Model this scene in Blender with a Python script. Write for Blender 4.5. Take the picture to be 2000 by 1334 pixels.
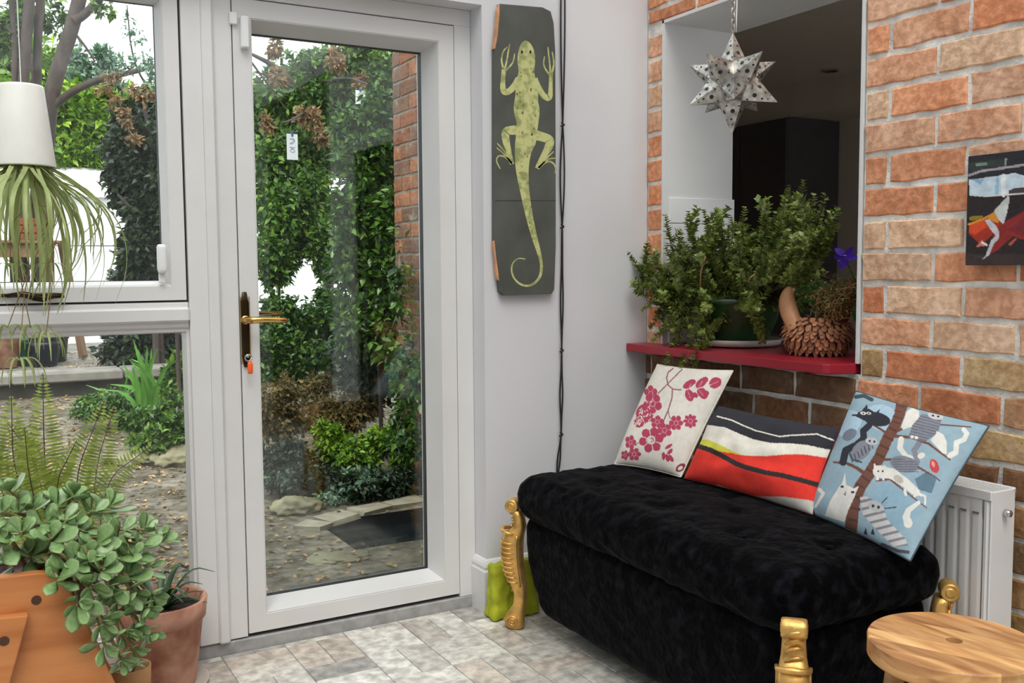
import bpy, bmesh, math, random
import numpy as np
from mathutils import Vector, Matrix

for o in list(bpy.data.objects):
    bpy.data.objects.remove(o)
scene = bpy.context.scene
COL = scene.collection
rnd = random.Random(7)
rng = np.random.default_rng(7)

# ------------------------------------------------------------------ camera
FPX = 1887.4291
YAW, PITCH, ROLL = 0.5159, -0.0755, -0.0070
CAM = np.array([-2.267, -2.9526, 1.2122])


def cam_axes():
    cy, sy = math.cos(YAW), math.sin(YAW)
    cp, sp = math.cos(PITCH), math.sin(PITCH)
    f = np.array([sy * cp, cy * cp, sp])
    r = np.array([cy, -sy, 0.0])
    u = np.cross(r, f)
    c, s = math.cos(ROLL), math.sin(ROLL)
    return c * r + s * u, -s * r + c * u, f


CR, CU, CF = cam_axes()
cam_data = bpy.data.cameras.new('camera')
cam_data.sensor_width = 36.0
cam_data.lens = FPX * 36.0 / 2000.0
cam_data.clip_start = 0.05
cam_data.clip_end = 200
cam = bpy.data.objects.new('camera', cam_data)
COL.objects.link(cam)
cam.matrix_world = Matrix(((CR[0], CU[0], -CF[0], CAM[0]), (CR[1], CU[1], -CF[1], CAM[1]),
                           (CR[2], CU[2], -CF[2], CAM[2]), (0, 0, 0, 1)))
scene.camera = cam

# ------------------------------------------------------------------ sky, sun, exposure
world = bpy.data.worlds.new('overcast_sky')
scene.world = world
world.use_nodes = True
wn = world.node_tree.nodes
wn['Background'].inputs['Color'].default_value = (0.90, 0.95, 1.0, 1)
wn['Background'].inputs['Strength'].default_value = 2.3
sun_data = bpy.data.lights.new('sun', 'SUN')
sun_data.energy = 2.8
sun_data.angle = math.radians(35)
sun_data.color = (1.0, 0.96, 0.90)
sun = bpy.data.objects.new('sun', sun_data)
COL.objects.link(sun)
sun.rotation_euler = (math.radians(32), math.radians(-14), 0)
vs = scene.view_settings
vs.view_transform = 'Standard'
vs.look = 'None'
vs.exposure = 0.15
vs.gamma = 1.0
vs.use_curve_mapping = False


# ------------------------------------------------------------------ pixel <-> place
def ray(u, v):
    return CF + CR * (u - 1000.0) / FPX - CU * (v - 667.0) / FPX


def hit(u, v, ax, val):
    d = ray(u, v)
    return CAM + d * ((val - CAM[ax]) / d[ax])


def proj(P):
    w = np.asarray(P) - CAM
    z = w @ CF
    return 1000 + FPX * (w @ CR) / z, 667 - FPX * (w @ CU) / z


def depth(P):
    return float((np.asarray(P) - CAM) @ CF)


def terrain(y):
    if y < 2.0:
        return -0.08
    if y < 6.0:
        return -0.08 + 0.24 * (y - 2.0) / 4.0
    if y < 6.06:
        return 0.16
    return 0.33 + 0.05 * min(1.0, (y - 6.06) / 4.0)


def ground_hit(u, v):
    d = ray(u, v)
    t0, t1 = 1.0, 40.0
    t = t0
    while t < t1:
        p = CAM + d * t
        if p[1] > 0.4 and p[2] < terrain(p[1]):
            return p
        t += 0.02
    return CAM + d * 12


# ------------------------------------------------------------------ materials
MATS = {}


def nd(nt, kind, **kw):
    n = nt.nodes.new(kind)
    for k, v in kw.items():
        setattr(n, k, v)
    return n


def M(name, col, rough=0.5, metal=0.0, var=0.12, scale=14.0, bump=0.0, bscale=None, spec=0.5,
      sheen=0.0, coat=0.0, objcol=False, col2=None, island=0.0, trans=0.0, stretch=None, detail=4.0,
      vcol=False, rampfac=(0.35, 0.65)):
    m = bpy.data.materials.new(name)
    m.use_nodes = True
    nt = m.node_tree
    bs = nt.nodes['Principled BSDF']
    L = nt.links
    tc = nd(nt, 'ShaderNodeTexCoord')
    mp = nd(nt, 'ShaderNodeMapping')
    L.new(tc.outputs['Object'], mp.inputs['Vector'])
    if stretch:
        mp.inputs['Scale'].default_value = stretch
    if objcol:
        oi = nd(nt, 'ShaderNodeObjectInfo')
        ml = nd(nt, 'ShaderNodeMath', operation='MULTIPLY')
        ml.inputs[1].default_value = 37.0
        L.new(oi.outputs['Random'], ml.inputs[0])
        L.new(ml.outputs[0], mp.inputs['Location'])
    nz = nd(nt, 'ShaderNodeTexNoise')
    nz.inputs['Scale'].default_value = scale
    nz.inputs['Detail'].default_value = detail
    L.new(mp.outputs[0], nz.inputs['Vector'])
    rp = nd(nt, 'ShaderNodeValToRGB')
    rp.color_ramp.elements[0].position = rampfac[0]
    rp.color_ramp.elements[1].position = rampfac[1]
    L.new(nz.outputs['Fac'], rp.inputs['Fac'])
    c = np.array(col[:3], float)
    if objcol or vcol:
        rp.color_ramp.elements[0].color = (1 - var, 1 - var, 1 - var, 1)
        rp.color_ramp.elements[1].color = (1 + var, 1 + var, 1 + var, 1)
        mx = nd(nt, 'ShaderNodeMix', data_type='RGBA', blend_type='MULTIPLY')
        mx.inputs['Factor'].default_value = 1.0
        L.new(rp.outputs['Color'], mx.inputs['A'])
        if vcol:
            at = nd(nt, 'ShaderNodeVertexColor', layer_name='print')
            L.new(at.outputs['Color'], mx.inputs['B'])
        else:
            L.new(oi.outputs['Color'], mx.inputs['B'])
        out = mx.outputs['Result']
    else:
        a = c * (1 - var)
        b = np.array(col2[:3], float) if col2 is not None else c * (1 + var)
        rp.color_ramp.elements[0].color = (*a, 1)
        rp.color_ramp.elements[1].color = (*b, 1)
        out = rp.outputs['Color']
    if island > 0:
        ge = nd(nt, 'ShaderNodeNewGeometry')
        hs = nd(nt, 'ShaderNodeHueSaturation')
        mr = nd(nt, 'ShaderNodeMapRange')
        mr.inputs['To Min'].default_value = 1 - island
        mr.inputs['To Max'].default_value = 1 + island
        L.new(ge.outputs['Random Per Island'], mr.inputs['Value'])
        L.new(mr.outputs[0], hs.inputs['Value'])
        mh = nd(nt, 'ShaderNodeMapRange')
        mh.inputs['To Min'].default_value = 0.5 + 0.03 * island
        mh.inputs['To Max'].default_value = 0.5 - 0.05 * island
        L.new(ge.outputs['Random Per Island'], mh.inputs['Value'])
        L.new(mh.outputs[0], hs.inputs['Hue'])
        L.new(out, hs.inputs['Color'])
        out = hs.outputs['Color']
    L.new(out, bs.inputs['Base Color'])
    bs.inputs['Roughness'].default_value = rough
    bs.inputs['Metallic'].default_value = metal
    bs.inputs['Specular IOR Level'].default_value = spec
    if sheen:
        bs.inputs['Sheen Weight'].default_value = sheen
        bs.inputs['Sheen Roughness'].default_value = 0.35
    if coat:
        bs.inputs['Coat Weight'].default_value = coat
    if bump:
        bn = nd(nt, 'ShaderNodeTexNoise')
        bn.inputs['Scale'].default_value = bscale or scale * 3
        bn.inputs['Detail'].default_value = 6
        L.new(mp.outputs[0], bn.inputs['Vector'])
        bp = nd(nt, 'ShaderNodeBump')
        bp.inputs['Strength'].default_value = min(1.0, bump)
        bp.inputs['Distance'].default_value = 0.01 * max(1.0, bump)
        L.new(bn.outputs['Fac'], bp.inputs['Height'])
        L.new(bp.outputs[0], bs.inputs['Normal'])
    if trans:
        tr = nd(nt, 'ShaderNodeBsdfTranslucent')
        L.new(out, tr.inputs['Color'])
        ms = nd(nt, 'ShaderNodeMixShader')
        ms.inputs[0].default_value = trans
        L.new(bs.outputs[0], ms.inputs[1])
        L.new(tr.outputs[0], ms.inputs[2])
        L.new(ms.outputs[0], nt.nodes['Material Output'].inputs['Surface'])
    MATS[name] = m
    return m


def glass_mat(name, tint=(0.97, 0.985, 0.975), refl=1.0):
    m = bpy.data.materials.new(name)
    m.use_nodes = True
    nt = m.node_tree
    nt.nodes.remove(nt.nodes['Principled BSDF'])
    L = nt.links
    t = nd(nt, 'ShaderNodeBsdfTransparent')
    t.inputs['Color'].default_value = (*tint, 1)
    g = nd(nt, 'ShaderNodeBsdfGlossy')
    g.inputs['Roughness'].default_value = 0.02
    fr = nd(nt, 'ShaderNodeFresnel')
    fr.inputs['IOR'].default_value = 1.5
    ml = nd(nt, 'ShaderNodeMath', operation='MULTIPLY')
    ml.inputs[1].default_value = refl
    L.new(fr.outputs[0], ml.inputs[0])
    mx = nd(nt, 'ShaderNodeMixShader')
    L.new(ml.outputs[0], mx.inputs[0])
    L.new(t.outputs[0], mx.inputs[1])
    L.new(g.outputs[0], mx.inputs[2])
    L.new(mx.outputs[0], nt.nodes['Material Output'].inputs['Surface'])
    return m


WHITE = M('white_gloss_paint', (0.735, 0.725, 0.715), 0.35, var=0.02, scale=6)
PLASTER = M('white_plaster', (0.70, 0.695, 0.715), 0.8, var=0.02, scale=3, bump=0.05, bscale=60)
UPVC = M('white_plastic', (0.82, 0.82, 0.82), 0.3, var=0.01)
STONE_SILL = M('grey_threshold', (0.36, 0.355, 0.35), 0.6, var=0.15, scale=25)
SEAL = M('dark_rubber_seal', (0.025, 0.025, 0.025), 0.6)
MORTAR = M('grey_lime_mortar', (0.80, 0.78, 0.72), 0.95, var=0.22, scale=16, bump=0.6, bscale=90)
def brick_mat():
    m = bpy.data.materials.new('weathered_brick')
    m.use_nodes = True
    nt = m.node_tree
    L = nt.links
    bs = nt.nodes['Principled BSDF']
    tc = nd(nt, 'ShaderNodeTexCoord')
    oi = nd(nt, 'ShaderNodeObjectInfo')
    ml = nd(nt, 'ShaderNodeMath', operation='MULTIPLY')
    ml.inputs[1].default_value = 41.0
    L.new(oi.outputs['Random'], ml.inputs[0])
    mp = nd(nt, 'ShaderNodeMapping')
    L.new(tc.outputs['Object'], mp.inputs['Vector'])
    L.new(ml.outputs[0], mp.inputs['Location'])

    def nz(scale, detail, lo, hi, c0, c1):
        n = nd(nt, 'ShaderNodeTexNoise')
        n.inputs['Scale'].default_value = scale
        n.inputs['Detail'].default_value = detail
        L.new(mp.outputs[0], n.inputs['Vector'])
        r = nd(nt, 'ShaderNodeValToRGB')
        r.color_ramp.elements[0].position, r.color_ramp.elements[1].position = lo, hi
        r.color_ramp.elements[0].color, r.color_ramp.elements[1].color = (*c0, 1), (*c1, 1)
        L.new(n.outputs['Fac'], r.inputs['Fac'])
        return n, r

    def mul(a, b, f=1.0, mode='MULTIPLY'):
        x = nd(nt, 'ShaderNodeMix', data_type='RGBA', blend_type=mode)
        x.inputs['Factor'].default_value = f
        L.new(a, x.inputs['A'])
        L.new(b, x.inputs['B'])
        return x.outputs['Result']
    _, big = nz(9, 4, 0.36, 0.66, (0.94, 0.86, 0.80), (1.20, 1.26, 1.30))
    nf, fine = nz(48, 8, 0.40, 0.62, (0.80, 0.76, 0.72), (1.08, 1.08, 1.08))
    _, pit = nz(75, 3, 0.22, 0.30, (0.22, 0.17, 0.14), (1, 1, 1))
    c = mul(mul(mul(oi.outputs['Color'], big.outputs['Color']), fine.outputs['Color']), pit.outputs['Color'])
    n4, pale = nz(14, 7, 0.60, 0.74, (0, 0, 0), (0.32, 0.32, 0.32))
    x = nd(nt, 'ShaderNodeMix', data_type='RGBA')
    L.new(pale.outputs['Color'], x.inputs['Factor'])
    L.new(c, x.inputs['A'])
    x.inputs['B'].default_value = (0.62, 0.50, 0.40, 1)
    L.new(x.outputs['Result'], bs.inputs['Base Color'])
    bs.inputs['Roughness'].default_value = 0.92
    bs.inputs['Specular IOR Level'].default_value = 0.25
    bp = nd(nt, 'ShaderNodeBump')
    bp.inputs['Strength'].default_value = 0.6
    bp.inputs['Distance'].default_value = 0.008
    L.new(nf.outputs['Fac'], bp.inputs['Height'])
    L.new(bp.outputs[0], bs.inputs['Normal'])
    return m


BRICK = brick_mat()
TILE = M('mottled_stone_tile', (1, 1, 1), 0.42, var=0.30, scale=30, bump=0.06, bscale=120, objcol=True, detail=9)
GROUT = M('tile_grout', (0.40, 0.385, 0.37), 0.8, var=0.1)
GLASS = glass_mat('window_glass', refl=1.0)
GLASS_ROOF = glass_mat('roof_glass', (0.86, 0.865, 0.86), 0.5)
RED = M('red_gloss_paint', (0.31, 0.011, 0.026), 0.3, var=0.06, scale=4)
BLACK = M('black_cord', (0.010, 0.010, 0.012), 0.6)
BRASS = M('polished_brass', (0.62, 0.38, 0.12), 0.16, 1.0, var=0.1)
DARK_BRASS = M('dark_brass', (0.045, 0.028, 0.012), 0.25, 0.8, var=0.2)
GOLD = M('gold_leaf_paint', (0.72, 0.43, 0.13), 0.42, 0.75, var=0.22, scale=30, bump=0.2, bscale=60)
VELVET = M('black_crushed_velvet', (0.0012, 0.0012, 0.0020), 0.9, var=0.6, scale=30, bump=0.45, bscale=60,
           sheen=0.05, spec=0.05, col2=(0.0095, 0.0092, 0.0135), rampfac=(0.48, 0.78), detail=8)  # second, lighter colour paints the highlights of the crushed nap
CHROME = M('chrome', (0.7, 0.7, 0.7), 0.12, 1.0, var=0.02)
ORANGE = M('orange_plastic', (0.9, 0.13, 0.02), 0.4)
LIME = M('lime_green_fabric', (0.42, 0.46, 0.02), 0.85, var=0.15, scale=20, bump=0.2, bscale=200)


# ------------------------------------------------------------------ geometry helpers
def box(x0, x1, y0, y1, z0, z1, bev=0.0):
    x0, x1 = min(x0, x1), max(x0, x1)
    y0, y1 = min(y0, y1), max(y0, y1)
    z0, z1 = min(z0, z1), max(z0, z1)
    b = min(bev, 0.45 * (x1 - x0), 0.45 * (y1 - y0), 0.45 * (z1 - z0))
    if b <= 0:
        V = [(x, y, z) for z in (z0, z1) for y in (y0, y1) for x in (x0, x1)]
        F = [(0, 2, 3, 1), (4, 5, 7, 6), (0, 1, 5, 4), (2, 6, 7, 3), (0, 4, 6, 2), (1, 3, 7, 5)]
        return V, F
    V, idx = [], {}
    for i, x in enumerate((x0, x1)):
        for j, y in enumerate((y0, y1)):
            for k, z in enumerate((z0, z1)):
                sx, sy, sz = (1 - 2 * i), (1 - 2 * j), (1 - 2 * k)
                for a in range(3):
                    p = [x + sx * b, y + sy * b, z + sz * b]
                    p[a] = (x, y, z)[a]
                    idx[(i, j, k, a)] = len(V)
                    V.append(tuple(p))
    F = []
    for s in (0, 1):
        F.append([idx[(s, j, k, 0)] for j, k in ((0, 0), (1, 0), (1, 1), (0, 1))])
        F.append([idx[(j, s, k, 1)] for j, k in ((0, 0), (1, 0), (1, 1), (0, 1))])
        F.append([idx[(j, k, s, 2)] for j, k in ((0, 0), (1, 0), (1, 1), (0, 1))])
    for p in (0, 1):
        for q in (0, 1):
            F.append([idx[(p, q, 0, 0)], idx[(p, q, 1, 0)], idx[(p, q, 1, 1)], idx[(p, q, 0, 1)]])
            F.append([idx[(p, 0, q, 0)], idx[(p, 1, q, 0)], idx[(p, 1, q, 2)], idx[(p, 0, q, 2)]])
            F.append([idx[(0, p, q, 1)], idx[(1, p, q, 1)], idx[(1, p, q, 2)], idx[(0, p, q, 2)]])
    for i in (0, 1):
        for j in (0, 1):
            for k in (0, 1):
                F.append([idx[(i, j, k, a)] for a in range(3)])
    return V, F


def merge(*gs):
    V, F = [], []
    for v, f in gs:
        n = len(V)
        V.extend(map(tuple, v))
        F.extend([tuple(i + n for i in q) for q in f])
    return V, F


def lathe(prof, c=(0, 0, 0), seg=32, cap=True, squash=(1, 1), rot=0.0):
    V, F = [], []
    for r, z in prof:
        for i in range(seg):
            a = 2 * math.pi * i / seg + rot
            V.append((c[0] + r * math.cos(a) * squash[0], c[1] + r * math.sin(a) * squash[1], c[2] + z))
    for k in range(len(prof) - 1):
        for i in range(seg):
            j = (i + 1) % seg
            F.append((k * seg + i, k * seg + j, (k + 1) * seg + j, (k + 1) * seg + i))
    if cap:
        F.append(tuple(reversed(range(seg))))
        n = (len(prof) - 1) * seg
        F.append(tuple(n + i for i in range(seg)))
    return V, F


def tube(pts, rad, seg=8, cap=True):
    P = np.array(pts, float)
    n = len(P)
    R = np.full(n, rad) if np.isscalar(rad) else np.array(rad, float)
    T = np.gradient(P, axis=0)
    T /= np.linalg.norm(T, axis=1)[:, None] + 1e-12
    up = np.array([0, 0, 1.0]) if abs(T[0][2]) < 0.9 else np.array([1.0, 0, 0])
    N = np.cross(T[0], up)
    N /= np.linalg.norm(N)
    V, F = [], []
    for i in range(n):
        N = N - T[i] * (N @ T[i])
        N /= np.linalg.norm(N) + 1e-12
        B = np.cross(T[i], N)
        for k in range(seg):
            a = 2 * math.pi * k / seg
            V.append(tuple(P[i] + R[i] * (math.cos(a) * N + math.sin(a) * B)))
    for i in range(n - 1):
        for k in range(seg):
            j = (k + 1) % seg
            F.append((i * seg + k, i * seg + j, (i + 1) * seg + j, (i + 1) * seg + k))
    if cap:
        F.append(tuple(reversed(range(seg))))
        F.append(tuple((n - 1) * seg + k for k in range(seg)))
    return V, F


def ribbon(pts, widths, side=None, fold=0.25):
    P = np.array(pts, float)
    n = len(P)
    T = np.gradient(P, axis=0)
    T /= np.linalg.norm(T, axis=1)[:, None] + 1e-12
    V, F = [], []
    S = np.array(side, float) if side is not None else None
    prev = None
    for i in range(n):
        if S is None:
            s = np.cross(T[i], (0, 0, 1.0))
            if np.linalg.norm(s) < 0.15:
                s = prev if prev is not None else np.array([1.0, 0, 0])
        else:
            s = S - T[i] * (S @ T[i])
        s = s / (np.linalg.norm(s) + 1e-9)
        if prev is not None and s @ prev < 0:
            s = -s
        prev = s
        nn = np.cross(s, T[i])
        w = widths[i] / 2
        V += [tuple(P[i] - s * w + nn * w * fold), tuple(P[i]), tuple(P[i] + s * w + nn * w * fold)]
    for i in range(n - 1):
        a = i * 3
        F += [(a, a + 1, a + 4, a + 3), (a + 1, a + 2, a + 5, a + 4)]
    return V, F


def rbox(h, r, n, disp=None):
    """rounded box, half sizes h, radius r, n grid steps per side"""
    h = np.array(h, float)
    V, F, key = [], [], {}

    def vert(p):
        k = tuple(np.round(p, 6))
        if k not in key:
            key[k] = len(V)
            V.append(p)
        return key[k]
    # denser toward the edges
    t = np.linspace(-1, 1, n + 1)
    for ax in range(3):
        a, b = (ax + 1) % 3, (ax + 2) % 3
        for s in (-1, 1):
            g = [[None] * (n + 1) for _ in range(n + 1)]
            for i in range(n + 1):
                for j in range(n + 1):
                    p = np.zeros(3)
                    p[ax], p[a], p[b] = s, t[i], t[j]
                    g[i][j] = vert(p)
            for i in range(n):
                for j in range(n):
                    q = (g[i][j], g[i + 1][j], g[i + 1][j + 1], g[i][j + 1])
                    F.append(q if s > 0 else q[::-1])
    V = np.array(V) * h
    q = np.clip(V, -(h - r), h - r)
    d = V - q
    ln = np.linalg.norm(d, axis=1)[:, None]
    N = d / np.maximum(ln, 1e-9)
    V = q + N * r
    return V, F, N


def new_mesh(name, V, F, smooth=False):
    me = bpy.data.meshes.new(name)
    me.from_pydata([tuple(map(float, v)) for v in V], [], [tuple(map(int, f)) for f in F])
    if smooth:
        me.polygons.foreach_set('use_smooth', [True] * len(me.polygons))
    me.update()
    return me


def fast_mesh(name, V, F):
    """V (n,3), F (m,k) numpy arrays with equal face size"""
    me = bpy.data.meshes.new(name)
    V = np.asarray(V, np.float32)
    F = np.asarray(F, np.int32)
    m, k = F.shape
    me.vertices.add(len(V))
    me.vertices.foreach_set('co', V.ravel())
    me.loops.add(m * k)
    me.loops.foreach_set('vertex_index', F.ravel())
    me.polygons.add(m)
    me.polygons.foreach_set('loop_start', np.arange(0, m * k, k, dtype=np.int32))
    me.update(calc_edges=True)
    return me


ROOT_LOC = {}


def root_loc(parent):
    o = parent
    while o is not None:
        if o.name in ROOT_LOC:
            return ROOT_LOC[o.name]
        o = o.parent
    return np.zeros(3)


def fix_normals(me):
    bm = bmesh.new()
    bm.from_mesh(me)
    bmesh.ops.recalc_face_normals(bm, faces=bm.faces)
    bm.to_mesh(me)
    bm.free()


def OBJ(name, g, mat, parent=None, smooth=False, recalc=True):
    V, F = g
    V = np.array(V, float)
    if parent is not None:
        V = V - root_loc(parent)
    me = new_mesh(name, V, F, smooth)
    if recalc:
        fix_normals(me)
    o = bpy.data.objects.new(name, me)
    me.materials.append(mat)
    COL.objects.link(o)
    if parent is not None:
        o.parent = parent
    return o


def FOBJ(name, V, F, mat, parent=None, smooth=False):
    V = np.array(V, float)
    if parent is not None:
        V = V - root_loc(parent)
    me = fast_mesh(name, V, F)
    me.materials.append(mat)
    if smooth:
        me.polygons.foreach_set('use_smooth', [True] * len(me.polygons))
    o = bpy.data.objects.new(name, me)
    COL.objects.link(o)
    if parent is not None:
        o.parent = parent
    return o


def tag(o, label, cat, group=None):
    o['label'] = label
    o['category'] = cat
    if group:
        o['group'] = group
    return o


def thing(name, label, cat, loc, group=None):
    o = bpy.data.objects.new(name, None)
    o.empty_display_size = 0.05
    COL.objects.link(o)
    o.location = [float(c) for c in loc]
    ROOT_LOC[o.name] = np.array(loc, float)
    return tag(o, label, cat, group)


def struct(name, g, mat, label=None, parent=None):
    o = OBJ(name, g, mat, parent)
    o['kind'] = 'structure'
    if label:
        o['label'] = label
    return o


def piece(name, me, parent, loc, rot=None, scale=None, color=None):
    """a repeated piece that shares mesh data; loc in world space"""
    o = bpy.data.objects.new(name, me)
    COL.objects.link(o)
    o.parent = parent
    o.location = [float(c) for c in (np.array(loc, float) - root_loc(parent))]
    if rot is not None:
        if isinstance(rot, Matrix):
            o.rotation_euler = rot.to_euler()
        else:
            o.rotation_euler = rot
    if scale is not None:
        o.scale = scale
    if color is not None:
        o.color = (*color, 1.0)
    return o


def rect_ring(x0, x1, z0, z1, prof):
    """mitred rectangular frame in the x-z plane; prof = [(inset, y), ...] closed loop"""
    V, F = [], []
    n = len(prof)
    for cx, cz in ((0, 0), (1, 0), (1, 1), (0, 1)):
        for ins, y in prof:
            x = x0 + ins if cx == 0 else x1 - ins
            z = z0 + ins if cz == 0 else z1 - ins
            V.append((x, y, z))
    for c in range(4):
        d = (c + 1) % 4
        for i in range(n):
            j = (i + 1) % n
            F.append((c * n + i, c * n + j, d * n + j, d * n + i))
    return V, F

# =================================================================== THE ROOM
CZ = 2.56            # height of the walls under the glass roof
XW, YW = -4.4, -4.8  # far sides of the sun room (behind the camera)
YD = 0.083           # face of the door and window frames

# floor: grout bed + basket-weave tiles
floor = struct('floor', box(XW, 0.0, YW, 0.09, -0.12, -0.004), GROUT, 'grey and cream basket-weave brick tile floor')
tile_meshes = {}
for nm, (w, h) in {'v': (0.0965, 0.1965), 'h': (0.1965, 0.0965)}.items():
    me = new_mesh('tile', *box(-w / 2, w / 2, -h / 2, h / 2, -0.010, 0.0, 0.0012))
    fix_normals(me)
    me.materials.append(TILE)
    tile_meshes[nm] = me
tile_palette = [(0.56, 0.53, 0.47), (0.66, 0.63, 0.57), (0.50, 0.47, 0.42), (0.56, 0.49, 0.42), (0.38, 0.36, 0.335),
                (0.70, 0.675, 0.62), (0.46, 0.42, 0.375), (0.60, 0.565, 0.51), (0.64, 0.60, 0.53)]
TX0, TY0 = -1.41, 0.05
far_tiles = []
tcount = 0
tl = []
for i in range(-15, 8):
    for j in range(-1, 25):
        vert = (i + j) % 2 == 0
        for h in range(2):
            if vert:
                cx, cy = TX0 + 0.2 * i + 0.05 + 0.1 * h, TY0 - 0.2 * j - 0.1
                w, hh = 0.0965, 0.1965
            else:
                cx, cy = TX0 + 0.2 * i + 0.1, TY0 - 0.2 * j - 0.05 - 0.1 * h
                w, hh = 0.1965, 0.0965
            x0, x1, y0, y1 = cx - w / 2, cx + w / 2, cy - hh / 2, cy + hh / 2
            x0, x1, y0, y1 = max(x0, XW), min(x1, -0.002), max(y0, YW), min(y1, 0.078)
            if x1 - x0 < 0.01 or y1 - y0 < 0.01:
                continue
            clipped = abs((x1 - x0) - w) > 1e-4 or abs((y1 - y0) - hh) > 1e-4
            u, v = proj((cx, cy, 0))
            tl.append((-(0 if (-60 < u < 2060 and v < 1420 and depth((cx, cy, 0)) > 0.5) else 1), cx, cy, vert,
                       clipped, x0, x1, y0, y1))
for vis, cx, cy, vert, clipped, x0, x1, y0, y1 in tl:
    if vis == 0 and tcount < 300:
        colr = rnd.choice(tile_palette)
        k = rnd.uniform(0.92, 1.10)
        if clipped:
            me = new_mesh('tile', *box(x0 - cx, x1 - cx, y0 - cy, y1 - cy, -0.010, 0.0, 0.0012))
            fix_normals(me)
            me.materials.append(TILE)
        else:
            me = tile_meshes['v' if vert else 'h']
        piece('tile', me, floor, (cx, cy, 0), color=tuple(c * k for c in colr))
        tcount += 1
    else:
        far_tiles.append(box(x0, x1, y0, y1, -0.010, 0.0, 0.0012))
ft = OBJ('tile_field', merge(*far_tiles), M('plain_stone_tile', (0.50, 0.48, 0.45), 0.45, var=0.3, scale=8, detail=8), floor)
ft['kind'] = 'stuff'

# back wall (garden side) plaster: pier right of the door, header, far-left pier
XR = -0.7016
HZ = 2.100
struct('wall_back', merge(box(XR, 0.0, 0.0, 0.27, -0.1, CZ), box(XW, XR, 0.0, 0.27, HZ, CZ),
                          box(XW - 0.2, -3.95, 0.0, 0.27, -0.1, HZ)), PLASTER, 'smooth white plastered wall right of the glazed door')
struct('wall_left', box(XW - 0.2, XW, YW, 0.0, -0.1, CZ), PLASTER, 'white plastered wall of the sun room')
struct('wall_front', box(XW - 0.2, 0.31, YW - 0.2, YW, -0.1, CZ), PLASTER, 'white plastered wall behind')
# skirting board, with return into the reveal
sk = [(-0.018, 0.0), (-0.018, 0.148), (-0.013, 0.155), (-0.016, 0.165), (-0.013, 0.175), (-0.006, 0.186), (0.0, 0.19)]
V, F = [], []
for end in range(3):
    for d, z in sk:
        if end == 0:
            V.append((-0.001, d, z))
        elif end == 1:
            V.append((XR + d, d, z))
        else:
            V.append((XR + d, YD - 0.001, z))
n = len(sk)
for e in range(2):
    for k in range(n - 1):
        F.append((e * n + k, e * n + k + 1, (e + 1) * n + k + 1, (e + 1) * n + k))
F += [tuple(range(n)), tuple(2 * n + k for k in range(n)), ]
struct('baseboard_back', (V, F), WHITE, 'white moulded skirting board with a stepped top edge')

# ------------------------------------------------- brick wall on the right
PB = 0.091
ZC = 1.8983
YO = -1.0112         # near edge of the kitchen opening
YJ = -0.092          # far edge of the opening
ZS, ZT = 0.897, 2.098
YB = -1.95           # where the brickwork stops behind the picture
wall_r = struct('wall_right', merge(
    box(0.0015, 0.31, YB, YO - 0.003, -0.1, CZ), box(0.0015, 0.31, YO - 0.003, 0.0, -0.1, ZS - 0.002),
    box(0.0015, 0.31, YJ + 0.003, 0.0, ZS - 0.002, CZ), box(0.0015, 0.31, YO - 0.003, YJ + 0.003, ZT + 0.012, CZ)),
    MORTAR, 'bare orange and yellow brick wall with a kitchen opening')
brick_cache = {}


def brick_mesh(L, H, T, k):
    key = (round(L, 3), round(H, 3), round(T, 3), k)
    if key in brick_cache:
        return brick_cache[key]
    r = random.Random(hash(key) & 0xffff)
    V, F = [], []
    nl = max(2, int(round(L / 0.05)))
    # outline of the face, slightly ragged, then arris, then back
    pts = []
    for i in range(nl):
        pts.append((-L / 2 + L * i / nl, -H / 2))
    pts.append((L / 2, -H / 2))
    pts.append((L / 2, 0))
    for i in range(nl):
        pts.append((L / 2 - L * i / nl, H / 2))
    pts.append((-L / 2, H / 2))
    pts.append((-L / 2, 0))
    m = len(pts)
    jit = [(r.uniform(-.0025, .0025), r.uniform(-.0028, .0028)) for _ in pts]
    cham = [r.uniform(0.0018, 0.005) for _ in pts]
    for (a, b), (da, db), c in zip(pts, jit, cham):       # back ring
        V.append((T, a + da, b + db))
    for (a, b), (da, db), c in zip(pts, jit, cham):       # arris ring
        V.append((c, a + da, b + db))
    for (a, b), (da, db), c in zip(pts, jit, cham):       # face ring
        V.append((r.uniform(-.001, .001), (a + da) * (1 - 2 * c / L), (b + db) * (1 - 2 * c / H)))
    for k2 in range(2):
        for i in range(m):
            j = (i + 1) % m
            F.append((k2 * m + i, k2 * m + j, (k2 + 1) * m + j, (k2 + 1) * m + i))
    V.append((-0.0008, 0, 0))
    for i in range(m):
        F.append((2 * m + i, 2 * m + (i + 1) % m, 3 * m))
    me = new_mesh('brick', V, F)
    fix_normals(me)
    me.materials.append(BRICK)
    brick_cache[key] = me
    return me


BR_ORANGE = [(0.74, 0.335, 0.185), (0.70, 0.28, 0.145), (0.75, 0.40, 0.25), (0.73, 0.43, 0.285), (0.63, 0.28, 0.155), (0.77, 0.51, 0.345)]
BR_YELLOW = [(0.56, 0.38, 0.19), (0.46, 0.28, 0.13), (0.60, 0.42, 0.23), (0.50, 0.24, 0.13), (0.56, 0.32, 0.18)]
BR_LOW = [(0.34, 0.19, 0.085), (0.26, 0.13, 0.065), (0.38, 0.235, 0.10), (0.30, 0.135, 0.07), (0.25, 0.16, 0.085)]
BR_DARK = [(0.20, 0.115, 0.068), (0.26, 0.13, 0.07), (0.16, 0.10, 0.062), (0.23, 0.155, 0.09)]


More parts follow.
